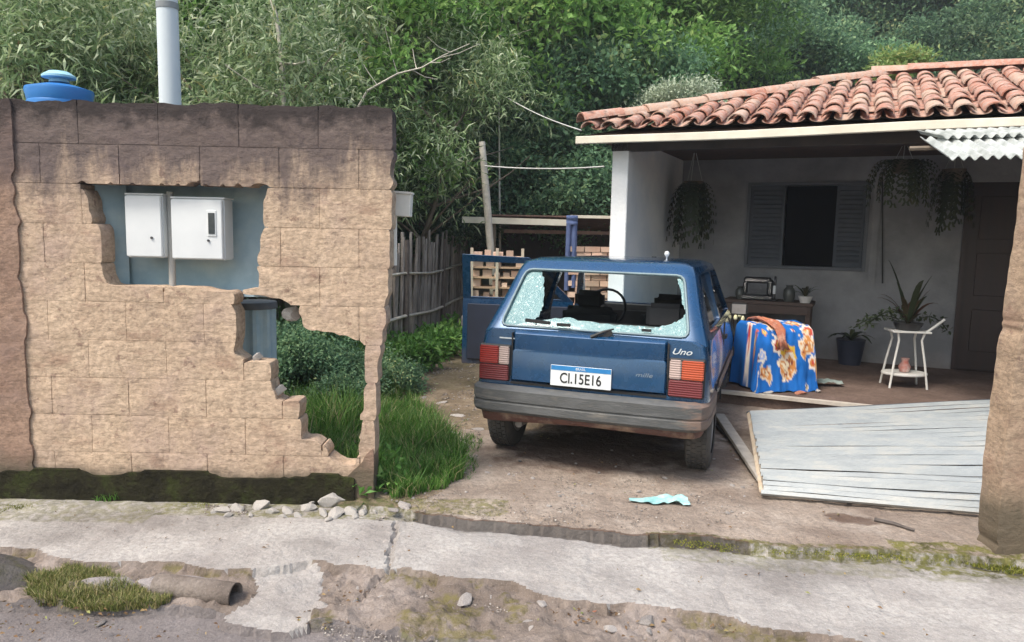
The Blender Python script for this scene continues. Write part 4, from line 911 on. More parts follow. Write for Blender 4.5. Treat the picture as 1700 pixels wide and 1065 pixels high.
def half_tube(r0, r1, L_, up=True, th=.012, n=7):
    mb = MB(); vs = []; fs = []
    for (y, r_) in ((0, r0), (L_, r1)):
        for rr in (r_, r_ - th):
            for k in range(n + 1):
                an = math.pi * k / n; vs.append((rr * math.cos(an), y, (rr * math.sin(an)) * (.80 if up else -.42)))
    m = n + 1
    for k in range(n):
        fs.append((k, k + 1, 2 * m + k + 1, 2 * m + k)); fs.append((m + k + 1, m + k, 3 * m + k, 3 * m + k + 1)); fs.append((k + 1, k, m + k, m + k + 1)); fs.append((2 * m + k, 2 * m + k + 1, 3 * m + k + 1, 3 * m + k))
    fs += [(0, 2 * m, 3 * m, m), (n, m + n, 3 * m + n, 2 * m + n)]
    mb.add(vs, fs); o = mb.build('roof_tile', TILE, smooth=45); me = o.data; bpy.data.objects.remove(o); return me
cover = half_tube(.078, .060, .42); pan = half_tube(.075, .088, .42, up=False)
rr = random.Random(9); SP = .188; EXP = .335
slope = Matrix.Rotation(PHI, 4, 'X')
ncol = int(RU1 / SP) + 1
for i in range(ncol):
    for kind in (0, 1):
        u = .07 + i * SP + (SP / 2 if kind else 0)
        if u > RU1 - .05: continue
        for j in range(8):
            w0 = -.05 + j * EXP * math.cos(PHI) - (.0 if kind == 0 else -.02)
            wend = w0 + .30
            if w0 > WR - .12 or w0 + .10 > u: break
            z = EZ + w0 * math.tan(PHI) + (.058 if kind == 0 else .070) + (.012 * (j > 0))
            if kind == 1: z -= .012
            o = bpy.data.objects.new('roof_tile', cover if kind == 0 else pan); COL.objects.link(o); o.parent = rf
            o.matrix_local = Matrix.Translation((u + rr.uniform(-.008, .008), w0 + rr.uniform(-.015, .015), z + rr.uniform(-.004, .006))) @ slope @ Matrix.Rotation(rr.uniform(-.04, .04), 4, 'Z')
# hip and ridge caps
hipd = Vector((1, 1, math.tan(PHI))); ln = hipd.length * WR; hipn = hipd.normalized()
cap = half_tube(.10, .085, .42, th=.014)
nc = int(ln / .34)
for i in range(nc + 1):
    q = Vector((-.02, -.02, EZ + .10)) + hipn * (i * .34)
    o = bpy.data.objects.new('hip_tile', cap); COL.objects.link(o); o.parent = rf
    o.matrix_local = Matrix.Translation(q + Vector((0, 0, rr.uniform(-.01, .015)))) @ hipn.to_track_quat('Y', 'Z').to_matrix().to_4x4() @ Matrix.Rotation(rr.uniform(-.06, .06), 4, 'Z')
zr = EZ + WR * math.tan(PHI) + .12
for i in range(int((RU1 - WR) / .35) + 1):
    o = bpy.data.objects.new('ridge_tile', cap); COL.objects.link(o); o.parent = rf
    o.matrix_local = Matrix.Translation((WR - .12 + i * .35, WR, zr + rr.uniform(-.008, .012))) @ Matrix.Rotation(-math.pi / 2 + rr.uniform(-.05, .05), 4, 'Z')
# corrugated fibre-cement awning under the fascia at the right: two overlapping sheets
AW = simple('weathered_fibre_cement', (.52, .54, .52), (.36, .38, .37), 10, .85, .2, 60, c3=(.20, .22, .20))
aw = empty('corrugated_awning', HO, -HA, 'weathered pale corrugated awning of two sheets under the fascia at the right', 'awning')
def corr(name, u0, u1, A, B, nper, amp, rag=0):
    """A,B: (w,z) back/high and front/low edges"""
    n = int((u1 - u0) / nper * 8); vs = []; fs = []
    for i in range(n + 1):
        u = u0 + (u1 - u0) * i / n; h = amp * math.cos(2 * math.pi * (u - u0) / nper); r_ = rag * noise.noise(Vector((u * 6, 3, 1)))
        for (w, z), k in ((A, 0), (B, 1)):
            for dz in (0, -.007): vs.append((u + (.16 * k), w - (r_ if k else 0), z + h + dz))
    for i in range(n):
        a = i * 4; b = a + 4
        fs += [(a, b, b + 2, a + 2), (a + 1, a + 3, b + 3, b + 1), (a + 2, b + 2, b + 3, a + 3), (a, a + 1, b + 1, b)]
    fs += [(0, 2, 3, 1), (n * 4, n * 4 + 1, n * 4 + 3, n * 4 + 2)]
    return MB().add(vs, fs).build(name, AW, aw, smooth=60)
au0, az0 = hp(1522, 222, -.12)
corr('sheet', au0, 5.2, (-.10, az0 + .02), (-.32, az0 - .05), .068, .015)
corr('sheet', au0 + .02, 5.2, (-.22, az0 - .045), (-.62, az0 - .23), .068, .015, .04)
MB().tube([(au0 - .05, -.33, az0 - .13), (5.3, -.33, az0 - .13)], .018, 6).build('batten', BARK, aw)
MB().tube([(5.0, -.35, 0), (5.0, -.35, az0 - .07)], .04, 8).build('post', BARK, aw)
# ---------------------------------------------------------------- things on the porch
LM_INDOOR = bpy.data.materials['house_plant_leaf']
def hang_plant(u, w, ztop, zlow, n, spread, label, seed, L_=.5):
    r = np.random.default_rng(seed); q = hw_(u, w, 0); e = empty('hanging_fern', q, label=label, cat='hanging plant')
    MB().lathe([(0, ztop - .02), (.10, ztop), (.11, ztop + .12), (.10, ztop + .12), (0, ztop + .10)], n=14).build('basket', BARK, e)
    for k in range(3): MB().tube([(.1 * math.cos(k * 2.1), .1 * math.sin(k * 2.1), ztop + .11), (0, 0, 2.46)], .003, 4).build('cord', WIRE, e)
    V = []; F_ = []; T = []; cnt = 0
    for i in range(n):
        an = r.uniform(0, 6.28); l = r.uniform(.5, 1) * (ztop - zlow) + .1; out = r.uniform(.3, 1) * spread
        pts = [np.array([math.cos(an) * out * (1 - (1 - t) ** 2), math.sin(an) * out * (1 - (1 - t) ** 2), ztop + .1 + .12 * math.sin(t * 2.2) - l * t ** 1.6]) for t in np.linspace(0, 1, 12)]
        tv = r.uniform(0, 1)
        for j in range(1, 12):
            p = pts[j]; d = pts[j] - pts[j - 1]; s = np.cross(d, [0, 0, 1.0]); s /= np.linalg.norm(s) + 1e-6
            for sg in (-1, 1):
                lf = .07 * (1 - .5 * j / 12); tip = p + s * sg * lf + d * .3 + [0, 0, -.015]
                V += [p, p + s * sg * lf * .4 + d * .45, tip, p + s * sg * lf * .4 - d * .15]; F_.append([cnt, cnt + 1, cnt + 2, cnt + 3]); cnt += 4; T += [tv] * 4
    np_mesh('fronds', np.array(V), np.array(F_), LM_INDOOR, {'tint': np.array(T)}, parent=e); return e
u, _ = hp(1150, 330, 1.75); hang_plant(u, 1.75, 1.98, 1.30, 70, .30, 'drooping dark fern hanging by the white side wall', 3)
u, _ = hp(1500, 270, 1.6); hang_plant(u, 1.6, 2.15, 1.75, 50, .34, 'dark fern hanging high between the window and the door', 4)
u, _ = hp(1580, 330, 2.1); hang_plant(u, 2.1, 2.1, 1.5, 40, .22, 'smaller dark fern hanging by the maroon door', 8)
# shelf table
tu0, tz = hp(1205, 494, 2.1); tu1, _ = hp(1352, 496, 2.1)
WOOD = simple('dark_table_wood', (.10, .06, .045), (.06, .04, .03), 5, .6, .2, 30, vscale=(1, 6, 6))
tbl = empty('side_table', hw_((tu0 + tu1) / 2, 2.15, FZ), -HA, 'dark wooden table under the porch window, crowded with small things', 'table')
tw = tu1 - tu0; th_ = tz - FZ
MB().box((0, 0, th_ - .02), (tw, .42, .04)).build('table_top', WOOD, tbl, bevel=.004)
for sx in (-1, 1):
    for sy in (-1, 1): MB().box((sx * (tw / 2 - .05), sy * .16, (th_ - .04) / 2), (.05, .05, th_ - .04)).build('leg', WOOD, tbl)
MB().box((0, -.19, th_ - .09), (tw - .1, .02, .09)).build('apron', WOOD, tbl)
def onT(px, w=2.1): return hw_(hp(px, 490, w)[0], w, tz)
BLK = simple('black_enamel', (.02, .02, .022), (.035, .035, .035), 5, .35)
e = empty('sewing_machine', onT(1258), -HA, 'black old machine with a raised arm on the left of the dark table', 'machine')
MB().box((0, 0, .03), (.34, .18, .05)).build('base', BLK, e, bevel=.01); MB().box((.13, 0, .14), (.07, .10, .18)).build('column', BLK, e, bevel=.02); MB().box((-.01, 0, .22), (.30, .08, .07)).build('arm', BLK, e, bevel=.02); MB().box((-.14, 0, .13), (.05, .07, .14)).build('head', BLK, e, bevel=.015)
MB().lathe([(0, .17), (.06, .17), (.06, .19), (0, .19)], (0, 0, .21), 16, axis='X').build('hand_wheel', BLK, e)
e = empty('candle', onT(1285, 2.0), 0, 'short white candle in a dark holder on the dark table', 'candle')
MB().lathe([(0, 0), (.04, 0), (.045, .02), (.015, .03), (.015, .08), (0, .08)], n=12).build('holder', BLK, e); MB().lathe([(0, .08), (.016, .08), (.016, .17), (0, .172)], n=10).build('stick', WHITEPL, e)
for px, s, lb in ((1228, .8, 'dark jar at the left end of the dark table'), (1310, 1.0, 'dark jar between the candle and the white plant pot')):
    MB().lathe([(0, 0), (.05 * s, 0), (.065 * s, .06 * s), (.06 * s, .13 * s), (.035 * s, .16 * s), (.04 * s, .18 * s), (0, .18 * s)], n=14).build('jar', simple('dark_glaze', (.05, .055, .05), (.09, .09, .08), 10, .3), loc=onT(px, 2.05), smooth=40, label=lb, cat='jar')
def strap_leaves(e, n, L_, w, z0, seed, up=1.2, mat=LM_INDOOR, name='leaf', wid=2):
    r = random.Random(seed)
    for i in range(n):
        an = 6.28 * i / n + r.uniform(-.4, .4); l = L_ * r.uniform(.6, 1.1); ou = r.uniform(.3, 1.0); vs = []; m_ = 7
        for j in range(m_):
            t = j / (m_ - 1); rad_ = l * ou * t; z = z0 + l * (up * t - (.25 + .75 * ou) * t * t); ww = w * math.sin(math.pi * min(.97, .12 + .88 * t)) ** .7
            c_ = Vector((math.cos(an) * rad_, math.sin(an) * rad_, z)); s = Vector((-math.sin(an), math.cos(an), 0)) * ww / 2
            vs += [c_ - s, c_ + Vector((0, 0, -.12 * ww)), c_ + s]
        fs = []
        for j in range(m_ - 1):
            a = j * 3; fs += [(a, a + 1, a + 4, a + 3), (a + 1, a + 2, a + 5, a + 4)]
        o = np_mesh(name, np.array([tuple(v) for v in vs]), np.array(fs), mat, {'tint': np.full(len(vs), r.random())}, parent=e, smooth=True)
POTW = simple('white_pot', (.74, .73, .70), (.64, .62, .58), 5, .5)
e = empty('potted_plant', onT(1337, 1.98), 0, 'dark spiky plant in a white pot at the right end of the dark table', 'potted plant')
MB().lathe([(0, 0), (.05, 0), (.075, .07), (.078, .075), (.065, .075), (0, .065)], n=18).build('pot', POTW, e, smooth=40); strap_leaves(e, 11, .26, .03, .06, 3)
# blue patterned sheet thrown over a chair
def sheet_mat():
    m = NT('printed_blue_sheet'); c = m.attr('print', 'Color'); return m.fin(c, .8, m.bump(m.noise(m.pos('object'), 60, 3), .002), Specular_IOR_Level=.2)
SHM = sheet_mat()
b = G(1300, 655, FZ * .9); ch = empty('covered_chair', (b.x, b.y + .28, FZ), R(12), 'low chair hidden under a bright blue sheet printed with round flowers', 'chair'); ch.scale = (.94, .94, .94)
nu, nv = 70, 80; U, Vv = np.meshgrid(np.linspace(-1, 1, nu), np.linspace(0, 1, nv))
# profile from the back of the chair over its top, down to the seat and to the floor in front
pt_ = np.array([[.27, .02], [.25, .35], [.23, .60], [.17, .645], [.04, .64], [-.08, .63], [-.16, .58], [-.20, .47], [-.22, .30], [-.24, .12], [-.27, .01]])
tt_ = np.r_[0, np.cumsum(np.hypot(*np.diff(pt_, axis=0).T))]; tt_ /= tt_[-1]
py_ = np.interp(Vv, tt_, pt_[:, 0]); pz_ = np.interp(Vv, tt_, pt_[:, 1])
hw0 = .30; side = np.clip((np.abs(U) - .84) / .16, 0, 1)
xx = np.sign(U) * np.minimum(np.abs(U) / .84, 1) * hw0 * (1 + .04 * vnoise(U * 3, Vv * 3, 2)) + np.sign(U) * side * (.022 + .02 * vnoise(Vv * 8, U, 5))
zz_ = pz_ * (1 - side ** 1.3 * .97) + .002
xx += .018 * np.sin(Vv * 40 + U * 3) * side; py_ += .010 * np.sin(U * 11 + vnoise(U * 3, Vv * 2, 7) * 3) * np.clip(1 - zz_ / .45, 0, 1) + .010 * vnoise(U * 6, Vv * 9, 11)
zz_ += .012 * vnoise(U * 5, Vv * 7, 15) * (1 - side) - .03 * (1 - np.abs(U)) * (Vv < .35)
colr = np.tile(np.array([.012, .13, .45]), (nv, nu, 1)); colr *= (1 + .18 * vnoise(U * 3, Vv * 4, 23))[..., None]
fx_, fy_ = xx, Vv * 1.15
def flower(cx, cy, r_, ring, mid, core):
    d = np.hypot(fx_ - cx, fy_ - cy); an = np.arctan2(fy_ - cy, fx_ - cx); rr_ = r_ * (1 + .16 * np.sin(an * 6))
    colr[d < rr_] = ring; colr[d < r_ * .62] = mid; colr[d < r_ * .3] = core
WHT, RED, YEL, ORG = (.75, .68, .60), (.50, .06, .05), (.70, .45, .06), (.55, .20, .05)
for c_ in [(-.13, .53, .065, WHT, RED, WHT), (-.09, .83, .065, WHT, RED, YEL), (.02, .90, .075, YEL, ORG, WHT), (.25, .73, .07, WHT, RED, ORG), (.28, .95, .05, WHT, ORG, RED), (-.26, .90, .045, WHT, (.3, .4, .7), WHT), (.13, .58, .04, (.25, .25, .3), (.4, .35, .3), YEL), (-.28, .62, .035, WHT, RED, WHT), (.24, .42, .04, WHT, (.1, .3, .6), WHT), (.12, .41, .03, WHT, ORG, WHT), (-.2, .25, .06, WHT, RED, YEL), (.1, .2, .06, WHT, RED, YEL)]: flower(*c_)
r5 = np.random.default_rng(15)
for k_ in range(20):
    cc = [(.72, .66, .58), (.62, .26, .08), (.70, .50, .15), (.45, .10, .08), (.05, .07, .16), (.30, .45, .75)]; a_, b_, c_ = r5.permutation(6)[:3]
    flower(r5.uniform(-.33, .33), r5.uniform(.2, 1.12), r5.uniform(.018, .034), cc[a_], cc[b_], cc[c_])
for (bx_, by_, br_) in ((-.10, .66, .085), (.22, .84, .08), (0.0, .98, .09), (-.22, 1.02, .06), (.16, .60, .05)):
    d_ = np.hypot(fx_ - bx_, (fy_ - by_) * .9) + vnoise(fx_ * 1.0, fy_, 3, 3, 22) * .035; colr[d_ < br_] = (.70, .58, .44); dd_ = d_ + vnoise(fx_, fy_, 9, 3, 34) * .03; colr[dd_ < br_ * .72] = (.58, .24, .07); colr[dd_ < br_ * .35] = (.72, .60, .42); colr[(dd_ < br_ * .5) & (vnoise(fx_, fy_, 19, 2, 50) > .3)] = (.25, .06, .04)
for cx, cy, an_, L2 in ((.09, .50, .15, .06), (.06, .55, -.5, .065), (-.09, .62, 1.4, .035)):
    dx = (fx_ - cx) * math.cos(an_) + (fy_ - cy) * math.sin(an_); dy = -(fx_ - cx) * math.sin(an_) + (fy_ - cy) * math.cos(an_)
    colr[(np.abs(dx) < L2) & (np.abs(dy) < .017)] = (.72, .74, .76)
idx = np.arange(nu * nv).reshape(nv, nu); q = np.stack([idx[:-1, :-1], idx[:-1, 1:], idx[1:, 1:], idx[1:, :-1]], -1).reshape(-1, 4)
sh = np_mesh('sheet', np.stack([xx, py_, zz_], -1).reshape(-1, 3), q, SHM, {'print': colr.reshape(-1, 3)}, parent=ch, smooth=True)
CHM = simple('chair_wood', (.12, .08, .06), None, 5, .7)
MB().box((0, -.01, .27), (.46, .34, .04)).build('seat', CHM, ch)
MB().box((0, .185, .44), (.46, .03, .26)).build('backrest', CHM, ch)
for sx in (-1, 1):
    for sy in (-.16, .15): MB().box((sx * .21, sy, .14), (.04, .04, .28)).build('leg', CHM, ch)
# orange-brown towel draped over the chair back
mb = MB(); vs = []; fs = []; n = 12; m_ = 7
pr = [(.24, .60), (.20, .675), (.10, .70), (0, .69), (-.10, .675), (-.185, .625), (-.235, .54), (-.255, .43)]
for j, (y, z) in enumerate(pr):
    for i in range(m_):
        f_ = i / (m_ - 1) - .5; wd = .085 + .03 * math.sin(j * 1.9) ; vs.append((-.085 + f_ * wd + .012 * math.sin(j * 1.7) + .01 * j - .03, y - .012 * math.cos(i * 2.2 + j), z + .014 * math.sin(i * 2.4 + j * .6)))
for j in range(len(pr) - 1):
    for i in range(m_ - 1): a = j * m_ + i; fs.append((a, a + 1, a + m_ + 1, a + m_))
tw_ = mb.add(vs, fs).build('towel', simple('orange_towel', (.50, .19, .09), (.38, .13, .08), 12, .9, .5, 60, c3=(.62, .40, .30)), smooth=80, fixn=False, label='orange-brown towel draped over the back of the blue covered chair', cat='towel')
tw_.location = ch.location; tw_.rotation_euler = ch.rotation_euler; tw_.scale = (1.25, .94, .91)
m_s = tw_.modifiers.new('thickness', 'SOLIDIFY'); m_s.thickness = .008
# scraps at the chair's foot
for px, py, s, lb, mt in [(1256, 650, .03, 'small white scrap at the left foot of the covered chair', PLASTER), (1276, 652, .045, 'larger white scrap by the left foot of the covered chair', PLASTER), (1304, 647, .03, 'pinkish white scrap under the middle of the blue sheet', PLASTER), (1344, 643, .028, 'small white scrap under the right hem of the blue sheet', PLASTER), (1357, 648, .042, 'largest white scrap at the right hem of the blue sheet', PLASTER), (1330, 652, .05, 'reddish lump on the porch edge in front of the blue sheet', BRICK)]:
    put(stone_mesh('scrap', 1, px, mt, (1.3, .8, .5)), 'scrap', G(px, py, FZ + .01), s, lb, 'scrap')
e = empty('green_rag', G(1372, 640, FZ), 0, 'dull green-grey rag fallen beside the blue covered chair', 'rag')
V_ = [];
gx, gy = np.meshgrid(np.linspace(-.14, .14, 14), np.linspace(-.07, .07, 9)); gz = .02 + .03 * np.abs(vnoise(gx, gy, 3, 3, 9)) + .03 * np.exp(-(gx ** 2 + gy ** 2) * 120); idx = np.arange(gx.size).reshape(gx.shape)
np_mesh('cloth', np.stack([gx, gy, gz], -1).reshape(-1, 3), np.stack([idx[:-1, :-1], idx[:-1, 1:], idx[1:, 1:], idx[1:, :-1]], -1).reshape(-1, 4), simple('green_grey_cloth', (.14, .20, .19), (.30, .33, .30), 14, .9), parent=e, smooth=True)
# corn-coloured plant by the car
e = empty('yellow_flower_plant', G(1243, 640, FZ) + Vector((0, .45, 0)), 0, 'plant with pale yellow blooms between the car and the blue chair', 'plant')
hgt = D(1241, 520, e.location.y).z - FZ
MB().tube([(0, 0, 0), (.01, 0, hgt * .6), (-.01, 0, hgt)], .008, 6).build('stem', LM_INDOOR, e)
strap_leaves(e, 10, .30, .04, hgt * .5, 9)
for k, (dx, dz) in enumerate(((-.02, 0), (.01, -.04), (.04, -.08), (-.03, -.07))):
    MB().lathe([(0, 0), (.018, .01), (.02, .03), (.012, .055), (0, .06)], (dx, -.02, hgt + dz), 8).build('bloom', simple('yellow_bloom', (.75, .68, .32), (.8, .8, .6), 30, .7), e, smooth=60)
# white plant stand with its potted plant
bs = G(1510, 645, FZ); st = empty('plant_stand', (bs.x, bs.y + .12, FZ), R(-8), 'white four-legged metal plant stand near the porch edge', 'plant stand')
ztop = D(1500, 549, bs.y + .1).z - FZ
STW = simple('white_enamel', (.74, .73, .69), (.62, .60, .55), 9, .45)
for sx in (-1, 1):
    for sy in (-1, 1):
        MB().tube([(sx * .165, sy * .13, 0), (sx * .135, sy * .11, ztop * .45), (sx * .10, sy * .09, ztop * .85), (sx * .12, sy * .10, ztop)], .0105, 8).build('leg', STW, st, smooth=60)
MB().box((0, 0, ztop), (.34, .26, .018)).build('top_shelf', STW, st, bevel=.004)
MB().lathe([(0, .115), (.20, .115), (.205, .125), (.20, .14), (0, .132)], n=28).build('lower_shelf', STW, st, smooth=40).scale = (1, .72, 1)
MB().tube([(.13, -.10, ztop), (.19, -.12, ztop + .06), (.27, -.12, ztop + .13)], .012, 8).build('handle', STW, st, smooth=60)
top = st.location + Vector((0, 0, ztop + .009))
e = empty('stand_plant', top, 0, 'dark bromeliad with long arching leaves in a low bowl on the white stand', 'potted plant')
MB().lathe([(0, 0), (.10, 0), (.13, .07), (.12, .07), (0, .06)], n=18).build('bowl', BLK, e, smooth=40)
LM_RB = leafmat('red_brown_leaf', [(0, (.05, .04, .02)), (.6, (.09, .07, .04)), (1, (.14, .06, .035))], .5, .2)
strap_leaves(e, 18, .34, .05, .05, 5, 1.5, LM_RB); strap_leaves(e, 6, .42, .055, .05, 15, 1.9, LM_INDOOR)
for k, (dx, dz, l, sg) in enumerate([(-.1, .1, .42, -1), (-.05, .14, .34, -1), (.08, .1, .28, 1)]):
    Q = [Vector((dx + sg * l * t, -.02, dz + .05 * math.sin(t * 3) - .10 * t * t)) for t in np.linspace(0, 1, 8)]
    stx = MB().tube(Q, .006, 5).build('trailing_stem', LM_INDOOR, e)
    c = np.array([tuple(q) for q in Q]); V, F_, t = leaves(60, c, .018, .055, .03, .3, .1, seed=k + 3); np_mesh('stem_leaves', V, F_, LM_INDOOR, {'tint': t}, parent=e)
e = empty('small_figurine_pot', st.location + Vector((0.0, 0, .14)), 0, 'small red and white pot on the lower shelf of the white stand', 'pot')
MB().lathe([(0, 0), (.04, 0), (.055, .05), (.03, .10), (.04, .13), (0, .13)], n=14).build('pot', simple('red_white_glaze', (.40, .10, .07), (.5, .42, .38), 14, .5), e, smooth=50)
bp = G(1420, 608, FZ); e = empty('floor_pot', (bp.x, bp.y + .15, FZ), 0, 'dark blue-black pot with a drooping plant on the floor against the wall', 'potted plant')
MB().lathe([(0, 0), (.11, 0), (.15, .27), (.155, .28), (.13, .28), (0, .25)], n=20).build('pot', simple('blue_black_pot', (.022, .028, .05), (.03, .035, .055), 5, .5), e, smooth=40); strap_leaves(e, 11, .30, .05, .26, 6, 1.0)
Q = [hw_(hp(1465, y, WB - .02)[0], WB - .02, hp(1465, y, WB - .02)[1]) for y in (300, 400, 470)]
MB().tube(Q, .008, 6).build('wall_cable', simple('dark_cable', (.04, .04, .04), None, 5, .6), label='dark cable running down the wall right of the window', cat='cable')

# ================================================================ SHED behind the car
SY = 10.6
a = D(765, 365, SY); b = D(945, 365, SY); c = D(1003, 360, SY)
shed = empty('shed', (b.x, SY, 0), label='low open shed with a pale front beam behind the car', cat='shed')
sx0, sx1 = a.x - b.x, c.x + .9 - b.x; sz = a.z
MB().box(((sx0) / 2 + .02, 0, sz), (abs(sx0) , .07, .085), rot=Matrix.Rotation(.01, 3, 'Y')).build('front_beam', FASC, shed)
MB().box((sx1 / 2 + .02, .02, c.z), (sx1, .05, .04)).build('front_beam', FASC, shed)
SHR = simple('rusty_sheet', (.16, .09, .07), (.09, .055, .045), 9, .9, .3, 20)
MB().box(((sx0 + sx1) / 2 + .2, .95, sz - .01), (sx1 - sx0 - .4, 1.8, .02), rot=Matrix.Rotation(-.10, 3, 'X')).build('roof', SHR, shed)
MB().box(((sx0 + sx1) / 2 + .3, .25, sz - .14), (sx1 - sx0 - .6, .04, .05)).build('purlin', simple('brown_purlin', (.24, .15, .11), (.16, .10, .08), 9, .9), shed)
MB().box(((sx0 + sx1) / 2 + .3, 1.8, sz / 2 - .05), (sx1 - sx0 - .5, .06, sz - .1)).build('back_wall', simple('dark_boards', (.06, .05, .045), (.035, .03, .028), 9, .95, .3, 20, vscale=(6, 1, .5)), shed)
for xx_ in (sx0 + .45, sx1 - .3): MB().box((xx_, .05, sz / 2), (.08, .08, sz - .05)).build('post', BARK, shed)
# stacked boards / crates seen through the open car door
WD = simple('raw_timber', (.56, .38, .25), (.40, .25, .16), 6, .8, .3, 40, rnd=.5, vscale=(1, 5, 5))
a = D(775, 500, 9.4); b = D(862, 430, 9.4)
pl = empty('timber_rack', ((a.x + b.x) / 2, 9.5, 0), label='rack of short reddish timber and bricks seen through the open car door', cat='rack')
w_ = b.x - a.x - .02; rr = random.Random(2)
for k in range(10):
    z = .06 + k * .125
    MB().box((.05, 0, z), (w_, .34, .022)).build('shelf_board', WD, pl)
    x = -w_ / 2 + .06
    while x < w_ / 2:
        bwid = rr.uniform(.07, .14); hgt = rr.uniform(.05, .095)
        if rr.random() < .8: MB().box((x + bwid / 2, rr.uniform(-.06, .04), z + .011 + hgt / 2), (bwid * .9, .20, hgt)).build('brick', simple('rack_brick', (.56, .34, .25), (.66, .52, .42), 5, .9, rnd=.8) if 'rack_brick' not in bpy.data.materials else bpy.data.materials['rack_brick'], pl)
        x += bwid + rr.uniform(0, .05)
for sx in (-1, 0, 1): MB().box((sx * w_ / 2 + .05, -.18, .65), (.035, .03, 1.3)).build('upright', simple('pale_upright', (.60, .52, .42), (.5, .42, .33), 6, .8), pl)
e = empty('brick_stack', (D(985, 420, 10.2).x, 10.35, 0), label='small stack of orange bricks beside the white side wall', cat='brick stack')
for k in range(17):
    for j in range(3):
        MB().box((-.22 + j * .22 + (.1 if k % 2 else 0), rr.uniform(-.02, .02), .04 + k * .078), (.205, .10, .07)).build('brick', bpy.data.materials['rack_brick'], e)
# jeans hanging from the beam
JE = simple('blue_denim', (.06, .09, .20), (.10, .14, .28), 12, .9, .3, 60)
jt = D(950, 362, 10.3); jb = D(950, 432, 10.3); H_ = jt.z - jb.z + .35
mb = MB(); n = 10
def leg_sheet(x0, x1, z0, z1, ph):
    vs = []; fs = []
    for j in range(9):
        t = j / 8
        for i in range(7):
            f_ = i / 6; x = x0[0] + (x0[1] - x0[0]) * f_ if j == 0 else (x0[0] * (1 - t) + x1[0] * t) + ((x0[1] - x0[0]) * (1 - t) + (x1[1] - x1[0]) * t) * f_
            vs.append((x, .035 * math.sin(f_ * 3.14) * 1 - .03 + .01 * math.sin(j * 1.3 + ph), z0 + (z1 - z0) * t))
        for i in range(7):
            f_ = 1 - i / 6; x = (x0[0] * (1 - t) + x1[0] * t) + ((x0[1] - x0[0]) * (1 - t) + (x1[1] - x1[0]) * t) * f_
            vs.append((x, -.035 * math.sin(f_ * 3.14) - .03 + .01 * math.sin(j * 1.3 + ph), z0 + (z1 - z0) * t))
    for j in range(8):
        for i in range(14): fs.append((j * 14 + i, j * 14 + (i + 1) % 14, (j + 1) * 14 + (i + 1) % 14, (j + 1) * 14 + i))
    mb.add(vs, fs)
leg_sheet((-.075, .005), (-.085, -.015), 0, -H_, 0); leg_sheet((-.005, .075), (.01, .08), 0, -H_ * .96, 1)
leg_sheet((-.078, .078), (-.078, .078), .10, -.03, 2)
mb.build('jeans', JE, loc=(jt.x, 10.35, jt.z - .06), smooth=60, label='dark blue jeans hanging from the front beam of the shed', cat='trousers')
# things lying on the driveway
gx, gy = np.meshgrid(np.linspace(-.17, .16, 34), np.linspace(-.055, .055, 12)); sh_ = 1 - .65 * np.clip((-gx - .02) / .15, 0, 1)
gz = .006 + .028 * np.abs(vnoise(gx, gy * 1.4, 3, 3, 14)) * np.clip((gx + .15) * 5, .1, 1); idx = np.arange(gx.size).reshape(gx.shape)
t0 = G(1095, 834, 0); cr_ = np_mesh('turquoise_cloth', np.stack([gx, gy * sh_ + .01 * np.sin(gx * 30), gz + .004], -1).reshape(-1, 3), np.stack([idx[:-1, :-1], idx[:-1, 1:], idx[1:, 1:], idx[1:, :-1]], -1).reshape(-1, 4), simple('turquoise_cloth', (.14, .38, .38), (.42, .60, .58), 20, .7), smooth=True)
cr_.location = t0; cr_.rotation_euler = (0, 0, -.03); tag(cr_, 'crumpled turquoise cloth lying on the driveway behind the car', 'cloth')
a = G(1452, 862, .012); b = G(1518, 880, .012)
MB().tube([a, a.lerp(b, .5) + Vector((0, .01, .004)), b], [.012, .010, .006], 6).build('stick', simple('dark_stick', (.06, .05, .045), (.12, .10, .09), 30, .9), label='short dark stick on the driveway in front of the fallen gate', cat='stick')
gr = random.Random(12)
for i in range(60):
    px, py = gr.uniform(640, 1250), gr.uniform(742, 866); g = G(px, py, 0)
    if g.y < float(driveY(g.x)) + .05: continue
    put(stone_m[i % 5], 'stone', g + Vector((0, 0, .002)), gr.choice([.008, .012, .018]), 'tiny stone scattered on the driveway behind the car', 'stone', 'stones on the driveway')
for i, (px, py, s) in enumerate([(705, 660, .05), (735, 668, .06), (760, 690, .07), (720, 690, .05), (790, 712, .06), (745, 720, .07), (775, 742, .05), (690, 640, .04), (1205, 730, .05), (650, 845, .04), (672, 838, .05)]):
    put(stone_m[i % 5], 'stone', G(px, py, 0), (s, s * .8, s * .5), 'flat grey stone half sunk in the soil path left of the car', 'stone', 'stones on the soil path')

# ================================================================ FALLEN GATE and right post
GALV = NT('galvanised_gate'); _m = GALV; _p = _m.pos('world', (1, 3, 3))
_c = _m.ramp(_m.noise(_p, 3.0, 6, .7), [(.30, (.29, .31, .315)), (.5, (.35, .37, .37)), (.62, (.41, .41, .385)), (.76, (.31, .335, .345))])
_c = _m.mix(_m.ramp(_m.noise(_m.pos('world', (1, 8, 8)), 5, 6, .7), [(.62, 0), (.74, .45)]), _c, (.27, .24, .20))
GALV = _m.fin(_c, .5, _m.bump(_m.noise(_p, 30, 4), .004), Metallic=.15)
A_ = G(1268, 812, .05); B_ = G(1626, 842, .05); B_ = A_ + (B_ - A_) * 1.45
C_ = G(1246, 684, .17); axis = (B_ - A_).normalized(); deep = (C_ - A_); deep2 = deep
D_ = C_ + (G(1646, 664, .20) - C_) * 1.25
gate = empty('fallen_gate', A_, label='grey metal slatted gate lying flat, propped on the porch edge', cat='gate')
NS = 22
